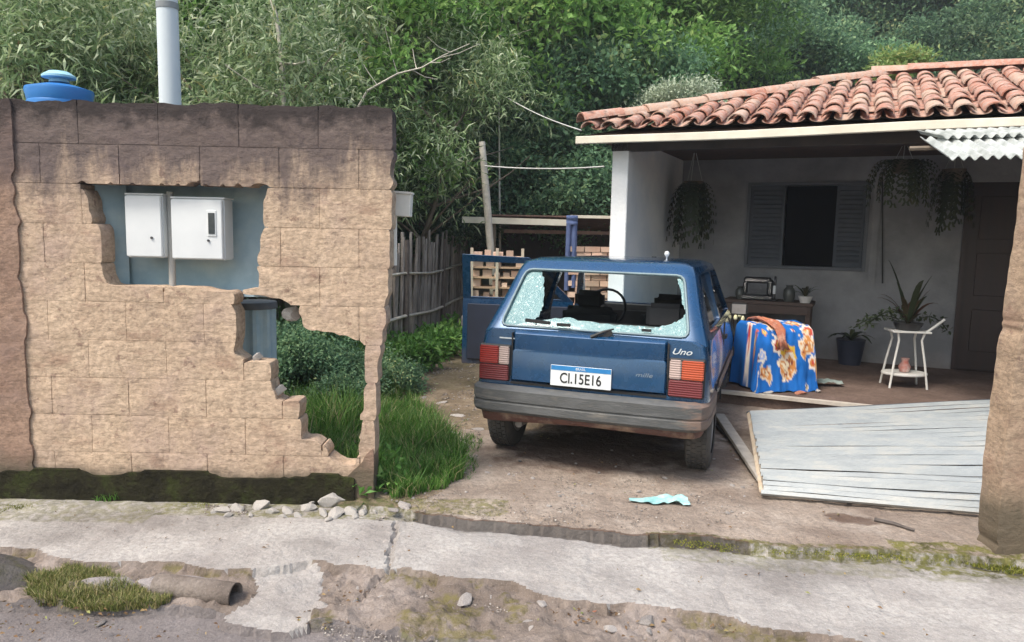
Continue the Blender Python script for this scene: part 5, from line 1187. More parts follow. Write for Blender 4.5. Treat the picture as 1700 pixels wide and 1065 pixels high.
def gp(s, t): # s along, t front to back
    return (A_ * (1 - s) + B_ * s) * (1 - t) + (C_ * (1 - s) + D_ * s) * t - A_
gr = random.Random(4)
for i in range(NS):
    t0_, t1_ = (i + .03) / NS, (i + .97) / NS; vs = []; fs = []; n = 6; tilt = gr.uniform(.018, .026); jz = gr.uniform(-.003, .003)
    s0 = gr.uniform(-.004, .004)
    for k in range(n + 1):
        s = s0 + k / n
        sag = -.012 * math.sin(math.pi * s) * math.sin(math.pi * t0_) + .004 * math.sin(s * 9 + i)
        for (tv, dz) in ((t0_, .0), (t0_ * .75 + t1_ * .25, tilt), (t1_, .0)):
            q = gp(s, tv); vs.append((q.x, q.y, q.z + dz + sag + jz))
    for k in range(n):
        a = k * 3; b = a + 3; fs += [(a, b, b + 1, a + 1), (a + 1, b + 1, b + 2, a + 2)]
    o = MB().add(vs, fs).build('slat', GALV, gate, fixn=False)
    md = o.modifiers.new('thick', 'SOLIDIFY'); md.thickness = .004; md.offset = -1
RUSTE = simple('rusty_cream_frame', (.62, .54, .42), (.45, .33, .22), 12, .7, .2, 40)
for (p0, p1, nm, mt) in ((gp(-.004, -.01), gp(-.004, 1.0), 'end_rail', RUSTE), (gp(-.01, -.012), gp(1, -.012), 'front_rail', GALV), (gp(-.01, 1.01), gp(1, 1.01), 'rear_rail', simple('dark_rail', (.10, .11, .12), None, 5, .6))):
    dv = (p1 - p0); mb = MB(); r_ = .017
    mb.tube([p0 + Vector((0, 0, -.012)), p1 + Vector((0, 0, -.012))], r_, 4); mb.build(nm, mt, gate)
for s in (.28, .6): MB().tube([gp(s, 0) + Vector((0, 0, -.03)), gp(s, 1) + Vector((0, 0, -.03))], .014, 4).build('brace', simple('dark_brace', (.08, .08, .08), None, 5, .7), gate)
# pale plank/track from the wheel to the gate corner
a = G(1195, 692, .03); b = G(1268, 800, .03); dd = (b - a); 
pr_ = Vector((dd.y, -dd.x, 0)).normalized() * .045
MB().add([a - pr_ * 0.8, a + pr_, b + pr_ * .9, b - pr_ * .6] + [v + Vector((0, 0, .03)) for v in (a - pr_ * .8, a + pr_, b + pr_ * .9, b - pr_ * .6)], [(0, 3, 2, 1), (4, 5, 6, 7), (0, 1, 5, 4), (1, 2, 6, 5), (2, 3, 7, 6), (3, 0, 4, 7)]).build('loose_plank', simple('pale_plank', (.48, .44, .38), (.30, .27, .24), 9, .8, .3, 30), bevel=.004, label='pale loose plank running from the rear wheel to the corner of the fallen gate', cat='plank')
MB().tube([G(1185, 700, .02), G(1262, 786, .02)], .012, 6).build('iron_bar', simple('black_iron', (.03, .028, .028), None, 5, .7), label='black iron bar on the ground beside the pale plank', cat='bar')
# right brown post, leaning outwards
YP = 3.52
pl_ = [D(x, y, YP + .14) for x, y in ((1702, 250), (1698, 300), (1682, 420), (1664, 540), (1648, 660), (1634, 780), (1622, 935))]
pz_a = np.array([p.z for p in pl_])[::-1]; px_a = np.array([p.x for p in pl_])[::-1]
gpst = slab_from_grid('gate_post', px_a[0] - .02, px_a[0] + .42, -.25, pl_[0].z + .25, GATEPOST, None, lambda X, Z: (X + vnoise(X, Z, 45, 3, 20) * .006 < px_a[0]), y=YP, thick=.15, rel=lambda X, Z: relief(X * 1.3, Z * 1.3) * .9, c=.016, xwarp=lambda Z: np.interp(Z, pz_a, px_a) - px_a[0] + np.clip(Z - pz_a[-1], 0, 9) * .06)
tag(gpst, 'rough brown concrete gate post leaning outwards at the right edge', 'post')
# ================================================================ CAR
def car_paint():
    m = NT('dusty_blue_paint'); p = m.pos('object')
    dust = m.ramp(m.noise(p, 5, 6, .7), [(.45, 0), (.75, .22)]); c = m.mix(dust, (.003, .056, .150), (.07, .11, .135))
    x = m.n('SeparateXYZ'); m.l(p, x.inputs[0]); low = m.math('ADD', m.math('DIVIDE', x.outputs[2], .6), m.math('MULTIPLY', m.noise(p, 6, 5, .6), .6))
    c = m.mix(m.ramp(low, [(.75, .6), (1.15, 0)]), c, (.20, .13, .095))
    r = m.ramp(m.noise(p, 9, 6, .7), [(.4, .22), (.7, .42)])
    m.fin(c, r, None, Specular_IOR_Level=.6, Metallic=.35, Coat_Weight=1.0, Coat_Roughness=.08); return m.mat
PAINT = car_paint()
INNER = simple('dark_interior', (.022, .022, .025), (.035, .035, .038), 8, .8)
TRIM = simple('grey_door_trim', (.018, .026, .05), (.014, .018, .032), 5, .7)
RUB = simple('dusty_tyre_rubber', (.10, .09, .08), (.045, .042, .04), 7, .9, .3, 60)
BUMP = NT('faded_bumper'); _m = BUMP; _p = _m.pos('object', (1, 1, 5)); _x = _m.n('SeparateXYZ'); _m.l(_m.pos('object'), _x.inputs[0])
_c = _m.ramp(_m.noise(_p, 4, 6, .65), [(.35, (.11, .112, .112)), (.55, (.07, .073, .073)), (.7, (.15, .14, .125))])
_r = _m.math('ADD', _m.math('MULTIPLY', _x.outputs[0], .9), _m.math('MULTIPLY', _m.noise(_p, 3, 5, .7), .7))
_c = _m.mix(_m.ramp(_r, [(.92, 0), (1.15, .6)]), _c, (.24, .15, .11))
BUMP = _m.fin(_c, .62, _m.bump(_m.noise(_p, 30, 4), .003))
RED_ = simple('red_oxide_valance', (.17, .07, .05), (.10, .045, .035), 7, .7, .2, 30, c3=(.34, .24, .17))
def lens(name, c, rough=.15): 
    m = NT(name); p = m.pos('object'); w = m.n('TexWave', wave_type='BANDS', bands_direction='Z'); w.inputs['Scale'].default_value = 22; m.l(p, w.inputs['Vector'])
    return m.fin(m.mix(w.outputs['Fac'], c, tuple(x * .7 for x in c)), rough, m.bump(w.outputs['Fac'], .002), Coat_Weight=.5)
L_RED, L_ORA, L_CLR, L_DKR = lens('red_lens', (.30, .025, .018)), lens('orange_lens', (.48, .075, .02)), lens('clear_lens', (.50, .38, .34)), lens('dark_red_lens', (.15, .014, .016))
def glass_mat(name, tintc, refl=.12, mixv=.12):
    m = NT(name); tr = m.n('BsdfTransparent'); tr.inputs[0].default_value = col(tintc); gl = m.n('BsdfGlossy'); gl.inputs['Roughness'].default_value = .08
    fr = m.n('Fresnel'); fr.inputs[0].default_value = 1.5; mx = m.n('MixShader'); m.l(fr.outputs[0], mx.inputs[0]); m.l(tr.outputs[0], mx.inputs[1]); m.l(gl.outputs[0], mx.inputs[2]); m.l(mx.outputs[0], m.out.inputs[0]); return m.mat
GLASS = glass_mat('windscreen_glass', (.86, .94, .92)); DKGL = glass_mat('tinted_side_glass', (.10, .11, .12))
CRAZ = NT('crazed_safety_glass'); _m = CRAZ; _p = _m.pos('object'); _v = _m.n('TexVoronoi', feature='DISTANCE_TO_EDGE'); _v.inputs['Scale'].default_value = 95; _m.l(_p, _v.inputs['Vector'])
_e = _m.ramp(_v.outputs['Distance'], [(.0, 1), (.12, 0)]); _c = _m.mix(_e, (.12, .27, .29), (.38, .52, .52)); _c = _m.mix(_m.ramp(_m.noise(_p, 7, 6, .7), [(.4, 0), (.65, .7)]), _c, (.20, .36, .37))
CRAZ = _m.fin(_c, .22, _m.bump(_v.outputs['Distance'], .004), Coat_Weight=.3, Alpha=.85)
def apply_bool(o, cutters, op='DIFFERENCE'):
    for c in cutters:
        md = o.modifiers.new('b', 'BOOLEAN'); md.operation = op; md.object = c; md.solver = 'EXACT'
    bpy.context.view_layer.update(); dg = bpy.context.evaluated_depsgraph_get(); me = bpy.data.meshes.new_from_object(o.evaluated_get(dg))
    o.modifiers.clear(); o.data = me
    for c in cutters: bpy.data.objects.remove(c)
    return o
def rbox(x0, x1, y0, y1, z0, z1): return MB().box(((x0 + x1) / 2, (y0 + y1) / 2, (z0 + z1) / 2), (x1 - x0, y1 - y0, z1 - z0)).build('cut', INNER)
def finish(o, name, mats, parent, bev=.006, ang=35, segs=2):
    me = o.data; o.name = name; me.name = name; me.materials.clear()
    for m in (mats if isinstance(mats, list) else [mats]): me.materials.append(m)
    for p in me.polygons: p.material_index = 0
    bm = bmesh.new(); bm.from_mesh(me); bmesh.ops.remove_doubles(bm, verts=bm.verts, dist=1e-5)
    if bev: bmesh.ops.bevel(bm, geom=[e for e in bm.edges if len(e.link_faces) == 2 and e.calc_face_angle(0) > R(28)], offset=bev, segments=segs, affect='EDGES', clamp_overlap=True)
    bm.to_mesh(me); bm.free(); me.shade_smooth(); me.set_sharp_from_angle(angle=R(ang)); o.parent = parent; return o
CX, CY, CZ, CYAW = .431, 4.49, -.004, .331
car = empty('car', (CX, CY, CZ), -CYAW, 'dark blue boxy hatchback with a smashed rear window and its left door open', 'car')
car.rotation_euler = (R(-.8), R(.4), -CYAW); car.scale = (.957, .957, .957)
# --- lower hull
prof = [(0, .22), (.60, .22), (.70, .26), (.757, .36), (.775, .50), (.775, .66), (.760, .80), (.742, .90), (.70, .925), (0, .935)]
def section(y, s=1, zlow=0, ztop=None, sh=0):
    out = []
    for x, z in prof:
        zz2 = z + zlow * max(0, (.5 - z) / .3)
        if ztop is not None and z > .5: zz2 = .5 + (z - .5) * (ztop - .5) / (.93 - .5)
        out.append((x * s, y + sh * (z - .22), zz2))
    return out + [(-x, y_, z) for x, y_, z in out[-2:0:-1]]
secs = [section(.07, .935, .14, sh=.06), section(.10, .972, .13, sh=.06), section(.17, .992, .12, sh=.05), section(.35, 1, .10), section(1.5, 1.0), section(2.72, 1.0), section(2.9, 1.0, 0, .90), section(3.4, .985, 0, .82), section(3.56, .96, .05, .78), section(3.62, .92, .1, .74)]
nsec = len(secs[0]); mb = MB(); mb.v = [p for s in secs for p in s]; mb.f = []
for i in range(len(secs) - 1):
    for k in range(nsec): mb.f.append((i * nsec + k, i * nsec + (k + 1) % nsec, (i + 1) * nsec + (k + 1) % nsec, (i + 1) * nsec + k))
mb.f += [tuple(range(nsec))[::-1], tuple((len(secs) - 1) * nsec + k for k in range(nsec))]; mb.m = [0] * len(mb.f)
hull = mb.build('hull', PAINT)
cut = [rbox(-.665, .665, .20, 2.62, .34, 1.1), rbox(-.9, -.60, 1.53, 2.64, .28, 1.1)]
for y in (.62, 3.02):
    for s in (-1, 1): cut.append(MB().lathe([(0, s * .50), (.315, s * .50), (.315, s * .95), (0, s * .95)], (0, y, .275), 28, axis='X').build('cut', INNER))
hull = finish(apply_bool(hull, cut), 'body', PAINT, car, .007)
# --- greenhouse
def gh(off=0):
    L = [(.895, .742, .13, 2.84), (1.12, .672, .30, 2.53), (1.31, .622, .455, 2.24), (1.372, .597, .52, 2.12), (1.402, .52, .64, 1.98), (1.412, .30, .80, 1.80)]
    mb = MB(); n = 16
    for z, hw, y0, y1 in L:
        hw -= off; y0 += off * .9; y1 -= off * .9; z = z - (off if z > 1.3 else -.0)
        ring = []; r_ = .07
        for (sx, yy, a0) in ((1, y0, -90), (1, y1, 0), (-1, y1, 90), (-1, y0, 180)):
            cxx = sx * (hw - r_); cyy = yy + r_ if yy == y0 else yy - r_
            for t in range(4):
                an = R(a0 + 30 * t); ring.append((cxx + r_ * math.cos(an), cyy + r_ * math.sin(an), z))
        mb.v += ring
    for i in range(len(L) - 1):
        for k in range(n): mb.f.append((i * n + k, i * n + (k + 1) % n, (i + 1) * n + (k + 1) % n, (i + 1) * n + k))
    mb.f += [tuple(range(n))[::-1], tuple((len(L) - 1) * n + k for k in range(n))]; mb.m = [0] * len(mb.f)
    return mb.build('cabin', PAINT)
def rpoly(pts, r_=.04, n=4):
    out = []
    for i in range(len(pts)):
        p0, p, p1 = Vector(pts[i - 1]), Vector(pts[i]), Vector(pts[(i + 1) % len(pts)])
        a = p + (p0 - p).normalized() * r_; b = p + (p1 - p).normalized() * r_
        for t in np.linspace(0, 1, n): out.append(tuple(a * (1 - t) ** 2 + p * 2 * t * (1 - t) + b * t * t))
    return out
REARW = [(-.625, .945), (.625, .945), (.545, 1.318), (-.545, 1.318)]
cab = gh(0); inner = gh(.045)
for v in inner.data.vertices:
    if v.co.z < .92: v.co.z = .80
cuts = [inner, MB().prism(rpoly(REARW, .05), -.2, 1.2, 'XZ').build('cut', INNER), MB().prism(rpoly([(-.66, .955), (.66, .955), (.555, 1.33), (-.555, 1.33)], .05), 1.9, 3.2, 'XZ').build('cut', INNER)]
cuts.append(MB().prism(rpoly([(1.60, .95), (2.60, .95), (2.17, 1.32), (1.60, 1.32)], .03), .3, 1.0, 'YZ').build('cut', INNER))
cuts.append(MB().prism(rpoly([(.60, .95), (1.50, .95), (1.50, 1.32), (.80, 1.32)], .03), .3, 1.0, 'YZ').build('cut', INNER))
cuts.append(MB().prism(rpoly([(.60, .95), (1.46, .95), (1.46, 1.32), (.80, 1.32)], .03), -1.0, -.3, 'YZ').build('cut', INNER))
cuts.append(MB().prism([(1.53, .80), (2.66, .80), (2.60, .97), (2.20, 1.345), (1.53, 1.345)], -1.0, -.3, 'YZ').build('cut', INNER))
cab = finish(apply_bool(cab, cuts), 'roof_and_pillars', PAINT, car, .005)
# --- tailgate panel with its crease, the lamps, plate and script
def ry(z): return .07 + .06 * (z - .22) + (0)                       # rear face
mb = MB(); zs_ = [.585, .60, .785, .80, .812, .905, .925]; off_ = [0, .016, .020, .017, .021, .025, .010]
vs = []; fs = []
xs_ = [-.505, -.49, -.25, 0, .25, .49, .505]
for z, o_ in zip(zs_, off_):
    for x in xs_: vs.append((x * (1 + .02 * (z < .8)), ry(z) - o_ * (0 if abs(x) > .5 else 1) - .012 * (1 - (x / .6) ** 2), z))
for j in range(len(zs_) - 1):
    for i in range(len(xs_) - 1): a = j * len(xs_) + i; fs.append((a, a + 1, a + len(xs_) + 1, a + len(xs_)))
tg = mb.add(vs, fs).build('tailgate', PAINT, car, smooth=30, fixn=False)
md = tg.modifiers.new('thick', 'SOLIDIFY'); md.thickness = .01; md.offset = -1
GASK = simple('black_gasket', (.015, .015, .016), None, 5, .6)
MB().box((0, ry(.58) - .004, .575), (1.03, .012, .016)).box((-.513, ry(.75) - .004, .745), (.010, .012, .33)).box((.513, ry(.75) - .004, .745), (.010, .012, .33)).build('tailgate_gap', GASK, tg)
for s in (-1, 1):
    hs = MB().box((s * .63, ry(.70) + .012, .70), (.225, .06, .245)).build('tail_light', GASK, car, bevel=.01)
    def lz(xa, xb, za, zb_, mt, nm): MB().box((s * (xa + xb) / 2, ry((za + zb_) / 2) - .016, (za + zb_) / 2), (xb - xa - .004, .03, zb_ - za - .004)).build(nm, mt, hs, bevel=.006, segs=2, smooth=40)
    if s < 0: lz(.60, .737, .69, .815, L_RED, 'brake_lens'); lz(.525, .60, .69, .815, L_CLR, 'reverse_lens'); lz(.525, .735, .583, .69, L_DKR, 'rear_lens')
    else: lz(.60, .737, .69, .815, L_ORA, 'turn_lens'); lz(.525, .60, .69, .815, L_CLR, 'reverse_lens'); lz(.525, .735, .583, .69, L_DKR, 'rear_lens')
def text_mesh(s, size, name, mat, parent, loc, rot=(math.pi / 2, 0, 0), ext=.0008, shear=0, sx=1, bold=0):
    cu = bpy.data.curves.new(name, 'FONT'); cu.body = s; cu.size = size; cu.extrude = ext; cu.align_x = 'CENTER'; cu.align_y = 'CENTER'; cu.shear = shear; cu.offset = bold
    t = bpy.data.objects.new('t', cu); COL.objects.link(t); bpy.context.view_layer.update()
    me = bpy.data.meshes.new_from_object(t.evaluated_get(bpy.context.evaluated_depsgraph_get())); bpy.data.objects.remove(t)
    me.name = name; me.materials.clear(); me.materials.append(mat); o = bpy.data.objects.new(name, me); COL.objects.link(o); o.parent = parent; o.location = loc; o.rotation_euler = rot; o.scale = (sx, 1, 1); return o
PLW = simple('plate_white', (.74, .77, .77), (.68, .70, .70), 8, .4); PLB = simple('plate_blue', (.02, .17, .42), (.03, .22, .5), 20, .4); PLK = simple('plate_black', (.012, .012, .012), None, 5, .5)
zp = .655; yp = ry(zp) - .040
pl8 = MB().box((-.03, yp, zp), (.40, .008, .135)).build('number_plate', PLW, car, bevel=.002)
MB().box((-.03, yp - .0045, zp + .051), (.394, .003, .030)).build('plate_band', PLB, pl8)
text_mesh('BRASIL', .022, 'plate_heading', PLW, pl8, (-.03, yp - .0065, zp + .051))
text_mesh('CI.15E16', .094, 'plate_lettering', PLK, pl8, (-.03, yp - .0055, zp - .016), sx=.80, bold=.001)
SCR = simple('chrome_script', (.60, .64, .66), (.45, .5, .52), 9, .35)
text_mesh('Uno', .052, 'badge', SCR, car, (.592, ry(.86) - .014, .862), shear=.35, sx=1.35, bold=.0005)
text_mesh('mille', .038, 'badge', simple('worn_script', (.22, .27, .33), None, 9, .4), car, (.37, ry(.70) - .026, .70), shear=.3, sx=1.5)
MB().box((-.54, ry(.88) - .012, .868), (.13, .004, .008)).build('badge', SCR, car)
# --- what is left of the rear glass
def rgy(z): return .13 + (z - .895) * (.17 / .225) if z < 1.12 else .30 + (z - 1.12) * (.155 / .19)
def rg(poly, name, mat, dy=.012, th=.005, rag=0):
    vs = [(x, rgy(z) + dy, z) for x, z in poly]; n = len(vs)
    me = MB().add(vs + [(x, y + th, z) for x, y, z in vs], [tuple(range(n)), tuple(range(2 * n - 1, n - 1, -1))] + [(i, n + i, n + (i + 1) % n, (i + 1) % n) for i in range(n)])
    return me.build(name, mat, car)
rr = random.Random(8)
def ragged(pts, amp=.008, n=6):
    out = []
    for i in range(len(pts) - 1):
        a, b = Vector(pts[i]), Vector(pts[i + 1])
        for k in range(n): q = a.lerp(b, k / n); out.append((q.x + rr.uniform(-amp, amp) * (k > 0), q.y + rr.uniform(-amp, amp) * (k > 0)))
    out.append(pts[-1]); return out
rg([(-.62, .95), (-.535, 1.315), (-.45, 1.315)] + ragged([(-.43, 1.30), (-.40, 1.24), (-.375, 1.15), (-.365, 1.05), (-.40, .975), (-.38, .95)]), 'crazed_glass', CRAZ)
rg([(-.38, .95)] + ragged([(-.38, .985), (-.2, 1.015), (0, 1.0), (.12, .99), (.25, .995), (.38, .985), (.48, 1.01), (.56, 1.05), (.595, 1.10)], .007) + [(.60, 1.05), (.62, .95)], 'crazed_glass', CRAZ)
rg([(.52, 1.315)] + ragged([(.50, 1.29), (.535, 1.22), (.555, 1.14), (.59, 1.09)], .004) + [(.60, 1.09), (.55, 1.315)], 'crazed_glass', CRAZ)
ga = MB().tube([(x, rgy(z) - .004, z) for x, z in rpoly(REARW, .05) + [rpoly(REARW, .05)[0]]], .010, 6, cap=False).build('window_seal', simple('pale_seal', (.20, .28, .30), (.12, .17, .19), 9, .6), car, smooth=60)
# parcel shelf, dangling rags, wiper
MB().box((0, .42, .93), (1.22, .42, .02), rot=Matrix.Rotation(R(3), 3, 'X')).build('parcel_shelf', simple('dusty_shelf', (.24, .34, .34), (.10, .13, .13), 6, .7, c3=(.32, .42, .42)), car)
MB().box((-.36, .155, .985), (.17, .02, .022), rot=Matrix.Rotation(.06, 3, 'Y')).build('torn_seal', GASK, car); MB().box((-.18, .15, .975), (.09, .02, .02)).build('torn_seal', GASK, car); MB().box((.36, .16, .975), (.06, .02, .016)).build('torn_seal', GASK, car)
MB().tube([(.02, .085, .915), (.10, .085, .955), (.16, .11, .975)], [.014, .010, .006], 6).build('wiper_arm', GASK, car)
MB().box((.10, .10, .925), (.12, .02, .03), rot=Matrix.Rotation(-.5, 3, 'Y')).build('wiper_pivot', GASK, car)
for i in range(26):
    x = rr.uniform(-.3, .5); MB().box((x, rr.uniform(.25, .5), .946), (rr.uniform(.01, .04), rr.uniform(.01, .03), .008), rot=Matrix.Rotation(rr.uniform(0, 3), 3, 'Z')).build('glass_crumb', CRAZ, car)
# --- bumper
path = [(-.78, .62), (-.782, .22), (-.77, .11), (-.735, .04), (-.66, .005), (0, -.015), (.66, .005), (.73, .04), (.762, .11), (.772, .22), (.777, .62)]
bp_ = [(-.012, .535), (.010, .552), (.06, .56), (.06, .37), (.025, .375), (.0, .385), (-.012, .40), (-.012, .445), (-.004, .452), (-.004, .458), (-.012, .465)]
vs = []; fs = []; m_ = len(bp_)
for i, (x, y) in enumerate(path):
    a = Vector(path[max(i - 1, 0)]); b = Vector(path[min(i + 1, len(path) - 1)]); t = (b - a).normalized(); nrm_ = Vector((-t.y, t.x))   # inward
    for d, z in bp_: vs.append((x + nrm_.x * d, y + nrm_.y * d, z))
for i in range(len(path) - 1):
    for k in range(m_): fs.append((i * m_ + k, i * m_ + (k + 1) % m_, (i + 1) * m_ + (k + 1) % m_, (i + 1) * m_ + k))
fs += [tuple(range(m_)), tuple((len(path) - 1) * m_ + k for k in range(m_))[::-1]]
MB().add(vs, fs).build('rear_bumper', BUMP, car, smooth=35)
vs = []; fs = []
for i, (x, y) in enumerate(path[1:-1]):
    k_ = .955; sag = .018 * math.sin(x * 3 + 1)
    for d, z in ((.02, .39), (.02, .355 + sag * .3), (.05, .325 + sag), (.09, .322 + sag), (.09, .39)): vs.append((x * k_, y + d * .8 + .015, z))
nn_ = len(path) - 2
for i in range(nn_ - 1):
    for k in range(5): fs.append((i * 5 + k, i * 5 + (k + 1) % 5, (i + 1) * 5 + (k + 1) % 5, (i + 1) * 5 + k))
MB().add(vs, fs).build('valance', RED_, car, smooth=35)
MB().tube([(-.42, .9, .27), (-.44, .4, .285), (-.45, .09, .295)], .024, 10).build('exhaust_pipe', simple('sooty_steel', (.12, .10, .09), (.2, .18, .16), 9, .6), car, smooth=50)
MB().box((0, 1.85, .27), (1.15, 2.6, .03)).build('underbody', GASK, car)
MB().tube([(-.66, .66, .26), (.66, .66, .26)], .035, 8).build('rear_axle', GASK, car)
# --- wheels
RIM = simple('steel_rim', (.32, .31, .30), (.20, .18, .17), 9, .5, Metallic=.3)
def wheel(s, y, steer=0):
    w = empty('wheel', (s * .695, y, .288)); w.scale = (1.05,) * 3; w.parent = car; w.rotation_euler = (0, 0, steer)
    h = .078; pr = [(.165, -h), (.20, -h - .004), (.245, -h + .002), (.262, -h + .014), (.270, -h + .03), (.272, 0), (.270, h - .03), (.262, h - .014), (.245, h - .002), (.20, h + .004), (.165, h)]
    ty = MB().lathe(pr, (0, 0, 0), 40, axis='X').build('tyre', RUB, w, smooth=40)
    tr_ = MB()
    for k in range(48):
        an = k / 48 * 6.283
        for xo in (-.048, -.016, .016, .048): tr_.box((xo, .273 * math.cos(an + xo * 2), .273 * math.sin(an + xo * 2)), (.024, .026, .006), rot=Matrix.Rotation(an + xo * 2 - math.pi / 2, 3, 'X'))
    o = tr_.build('tread', RUB, w); tag(o, kind='stuff')
    MB().lathe([(0, s * .03), (.06, s * .035), (.10, s * .02), (.145, s * .05), (.17, s * .07), (.172, s * -.07), (0, s * -.07)], (0, 0, 0), 28, axis='X').build('rim', RIM, w, smooth=40)
    MB().lathe([(0, s * .05), (.045, s * .045), (.05, s * .03)], (0, 0, 0), 16, axis='X').build('hub_cap', RIM, w, smooth=40)
for s in (-1, 1): wheel(s, .61)
wheel(1, 3.02, -.25); wheel(-1, 3.02, -.25)
# --- side glass, windscreen
def shx(z): return .742 - (z - .895) * (.070 / .225) if z < 1.12 else .672 - (z - 1.12) * (.067 / .19)
def side_glass(poly, s, name, mat, dx=.022):
    vs = [(s * (shx(z) - dx), y, z) for y, z in poly]; vs2 = [(s * (shx(z) - dx - .004), y, z) for y, z in poly]; n = len(poly)
    MB().add(vs + vs2, [tuple(range(n)), tuple(range(2 * n - 1, n - 1, -1))] + [(i, n + i, n + (i + 1) % n, (i + 1) % n) for i in range(n)]).build(name, mat, car)
side_glass([(1.59, .94), (2.61, .94), (2.17, 1.325), (1.59, 1.325)], 1, 'door_window', DKGL); side_glass([(.59, .94), (1.51, .94), (1.51, 1.325), (.79, 1.325)], 1, 'quarter_window', DKGL); side_glass([(.59, .94), (1.47, .94), (1.47, 1.325), (.79, 1.325)], -1, 'quarter_window', GLASS)
wy = lambda z: 2.84 - (z - .895) * (.31 / .225) if z < 1.12 else 2.53 - (z - 1.12) * (.29 / .19)
vs = [(x, wy(z) - .02, z) for x, z in ((-.66, .955), (.66, .955), (.60, 1.12), (.555, 1.335), (-.555, 1.335), (-.60, 1.12))]
MB().add(vs, [(0, 1, 2, 5), (5, 2, 3, 4)]).build('windscreen', GLASS, car, fixn=False)
# right side: door shut lines, handle, mirror, rub strip, dent-dark dirt
MB().box((.762, 1.53, .62), (.012, .008, .62)).build('door_gap', GASK, car); MB().box((.762, 2.66, .62), (.012, .008, .62)).build('door_gap', GASK, car)
MB().box((.770, 1.66, .80), (.02, .12, .03)).build('door_handle', GASK, car, bevel=.004)
MB().box((.785, 1.75, .545), (.014, 1.75, .05)).build('rub_strip', BUMP, car, bevel=.004)
mi_ = MB().box((.83, 2.42, .97), (.15, .06, .11)).build('mirror', GASK, car, bevel=.015, segs=2); MB().box((.83, 2.388, .97), (.12, .004, .085)).build('mirror_glass', RIM, mi_)
MB().box((.753, .30, .88), (.01, .12, .10)).build('fuel_flap', PAINT, car, bevel=.003)
an_ = MB().tube([(.12, 1.95, 1.40), (.12, 1.95, 1.415)], .02, 10).build('aerial_base', GASK, car); 
MB().lathe([(0, 0), (.006, 0), (.006, .03), (.016, .04), (.02, .055), (.014, .07), (0, .074)], (.36, .95, 1.40), 12).build('aerial_stub', WHITEPL, car, smooth=50)
# interior
def seat(x, y):
    s = MB().box((x, y, .46), (.46, .50, .16)).build('seat', INNER, car, bevel=.04, segs=3, smooth=50)
    MB().box((x, y - .27, .74), (.46, .13, .50), rot=Matrix.Rotation(R(12), 3, 'X')).build('backrest', INNER, s, bevel=.045, segs=3, smooth=50)
    MB().box((x, y - .33, 1.05), (.25, .09, .15), rot=Matrix.Rotation(R(8), 3, 'X')).build('headrest', INNER, s, bevel=.035, segs=3, smooth=50)
seat(-.33, 1.85); seat(.33, 1.85)
rs_ = MB().box((0, 1.02, .48), (1.20, .46, .16)).build('rear_seat', INNER, car, bevel=.04, segs=2); MB().box((0, .74, .72), (1.20, .13, .46), rot=Matrix.Rotation(R(12), 3, 'X')).build('backrest', INNER, rs_, bevel=.04, segs=2)
MB().box((.40, .71, 1.02), (.26, .09, .18)).build('headrest', INNER, rs_, bevel=.03, segs=2); 
MB().box((0, 2.50, .82), (1.28, .28, .26)).build('dashboard', INNER, car, bevel=.05, segs=2)
MB().tube([(-.33 + .18 * math.cos(a), 2.18 + .07 * math.sin(a), .93 + .165 * math.sin(a)) for a in np.linspace(0, 6.283, 25)], .013, 6, cap=False).build('steering_wheel', INNER, car, smooth=60)
MB().tube([(-.33, 2.19, .93), (-.33, 2.42, .86)], .025, 8).build('steering_column', INNER, car)
MB().box((.02, 2.13, 1.285), (.21, .03, .06)).build('rear_view_mirror', GASK, car, bevel=.012, segs=2)
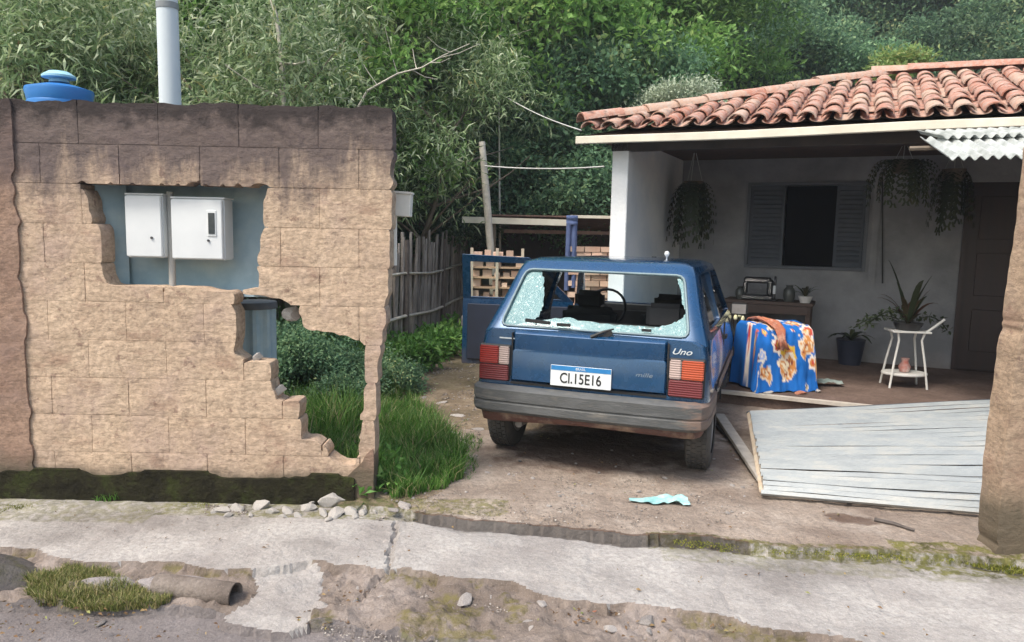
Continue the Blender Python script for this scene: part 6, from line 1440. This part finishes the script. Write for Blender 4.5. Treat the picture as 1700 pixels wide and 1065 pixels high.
# open left door, hinged at its front edge
DO = empty('door', (-.755, 2.645, 0)); DO.parent = car; DO.rotation_euler = (0, 0, R(-76))
DL = 1.10
mb = MB(); sec = [(-.012, .27), (-.020, .40), (-.022, .62), (-.012, .80), (.004, .90), (.012, .93), (.055, .93), (.05, .27)]
vs = []; fs = []
for y in (0, -DL):
    for x, z in sec: vs.append((x, y, z))
n = len(sec)
for k in range(n): fs.append((k, (k + 1) % n, n + (k + 1) % n, n + k))
fs += [tuple(range(n)), tuple(range(2 * n - 1, n - 1, -1))]
MB().add(vs, fs).build('door_shell', PAINT, DO, bevel=.006, segs=2, smooth=35)
def ring(outer, inner_, x0s, x1s):
    m = MB(); n = len(outer)
    def X(z, a): return a + (z - .93) * .30
    for P_ in (outer, inner_):
        for a in (x0s, x1s): m.v += [(X(z, a), y, z) for y, z in P_]
    for k in range(n):
        j = (k + 1) % n; o0, o1, i0, i1 = 0, n, 2 * n, 3 * n
        m.f += [(o0 + k, o0 + j, i0 + j, i0 + k), (o1 + j, o1 + k, i1 + k, i1 + j), (o0 + j, o0 + k, o1 + k, o1 + j), (i0 + k, i0 + j, i1 + j, i1 + k)]
    m.m = [0] * len(m.f); return m
outer = [(-.005, .93), (-.06, .985), (-.44, 1.355), (-DL, 1.37), (-DL, .93)]; inn = [(-.12, .950), (-.15, .975), (-.47, 1.295), (-DL + .08, 1.30), (-DL + .08, .950)]
ring(outer, inn, .012, .048).build('window_frame', PAINT, DO, bevel=.003)
MB().box((.062, -DL / 2, .60), (.018, DL - .10, .56)).build('door_trim', TRIM, DO, bevel=.008)
MB().box((.085, -DL * .55, .62), (.05, .42, .06)).build('armrest', INNER, DO, bevel=.012, segs=2)
MB().lathe([(0, 0), (.02, 0), (.02, .02), (0, .02)], (.07, -.40, .52), 12, axis='X').build('winder', GASK, DO)
MB().tube([(.092, -.40, .52), (.10, -.50, .47)], .008, 6).build('winder_arm', GASK, DO)
MB().box((.03, -DL - .004, .70), (.04, .012, .10)).build('latch', RIM, DO)
vs = [(.028 + (z - .93) * .30, y, z) for y, z in ((-.10, .945), (-.455, 1.30), (-DL + .05, 1.31), (-DL + .05, .945))]
MB().add(vs, [(0, 1, 2, 3)]).build('door_glass', GLASS, DO, fixn=False)
MB().box((-.09, -.10, .97), (.13, .05, .10)).build('door_mirror', GASK, DO, bevel=.012, segs=2)
bpy.context.view_layer.update()
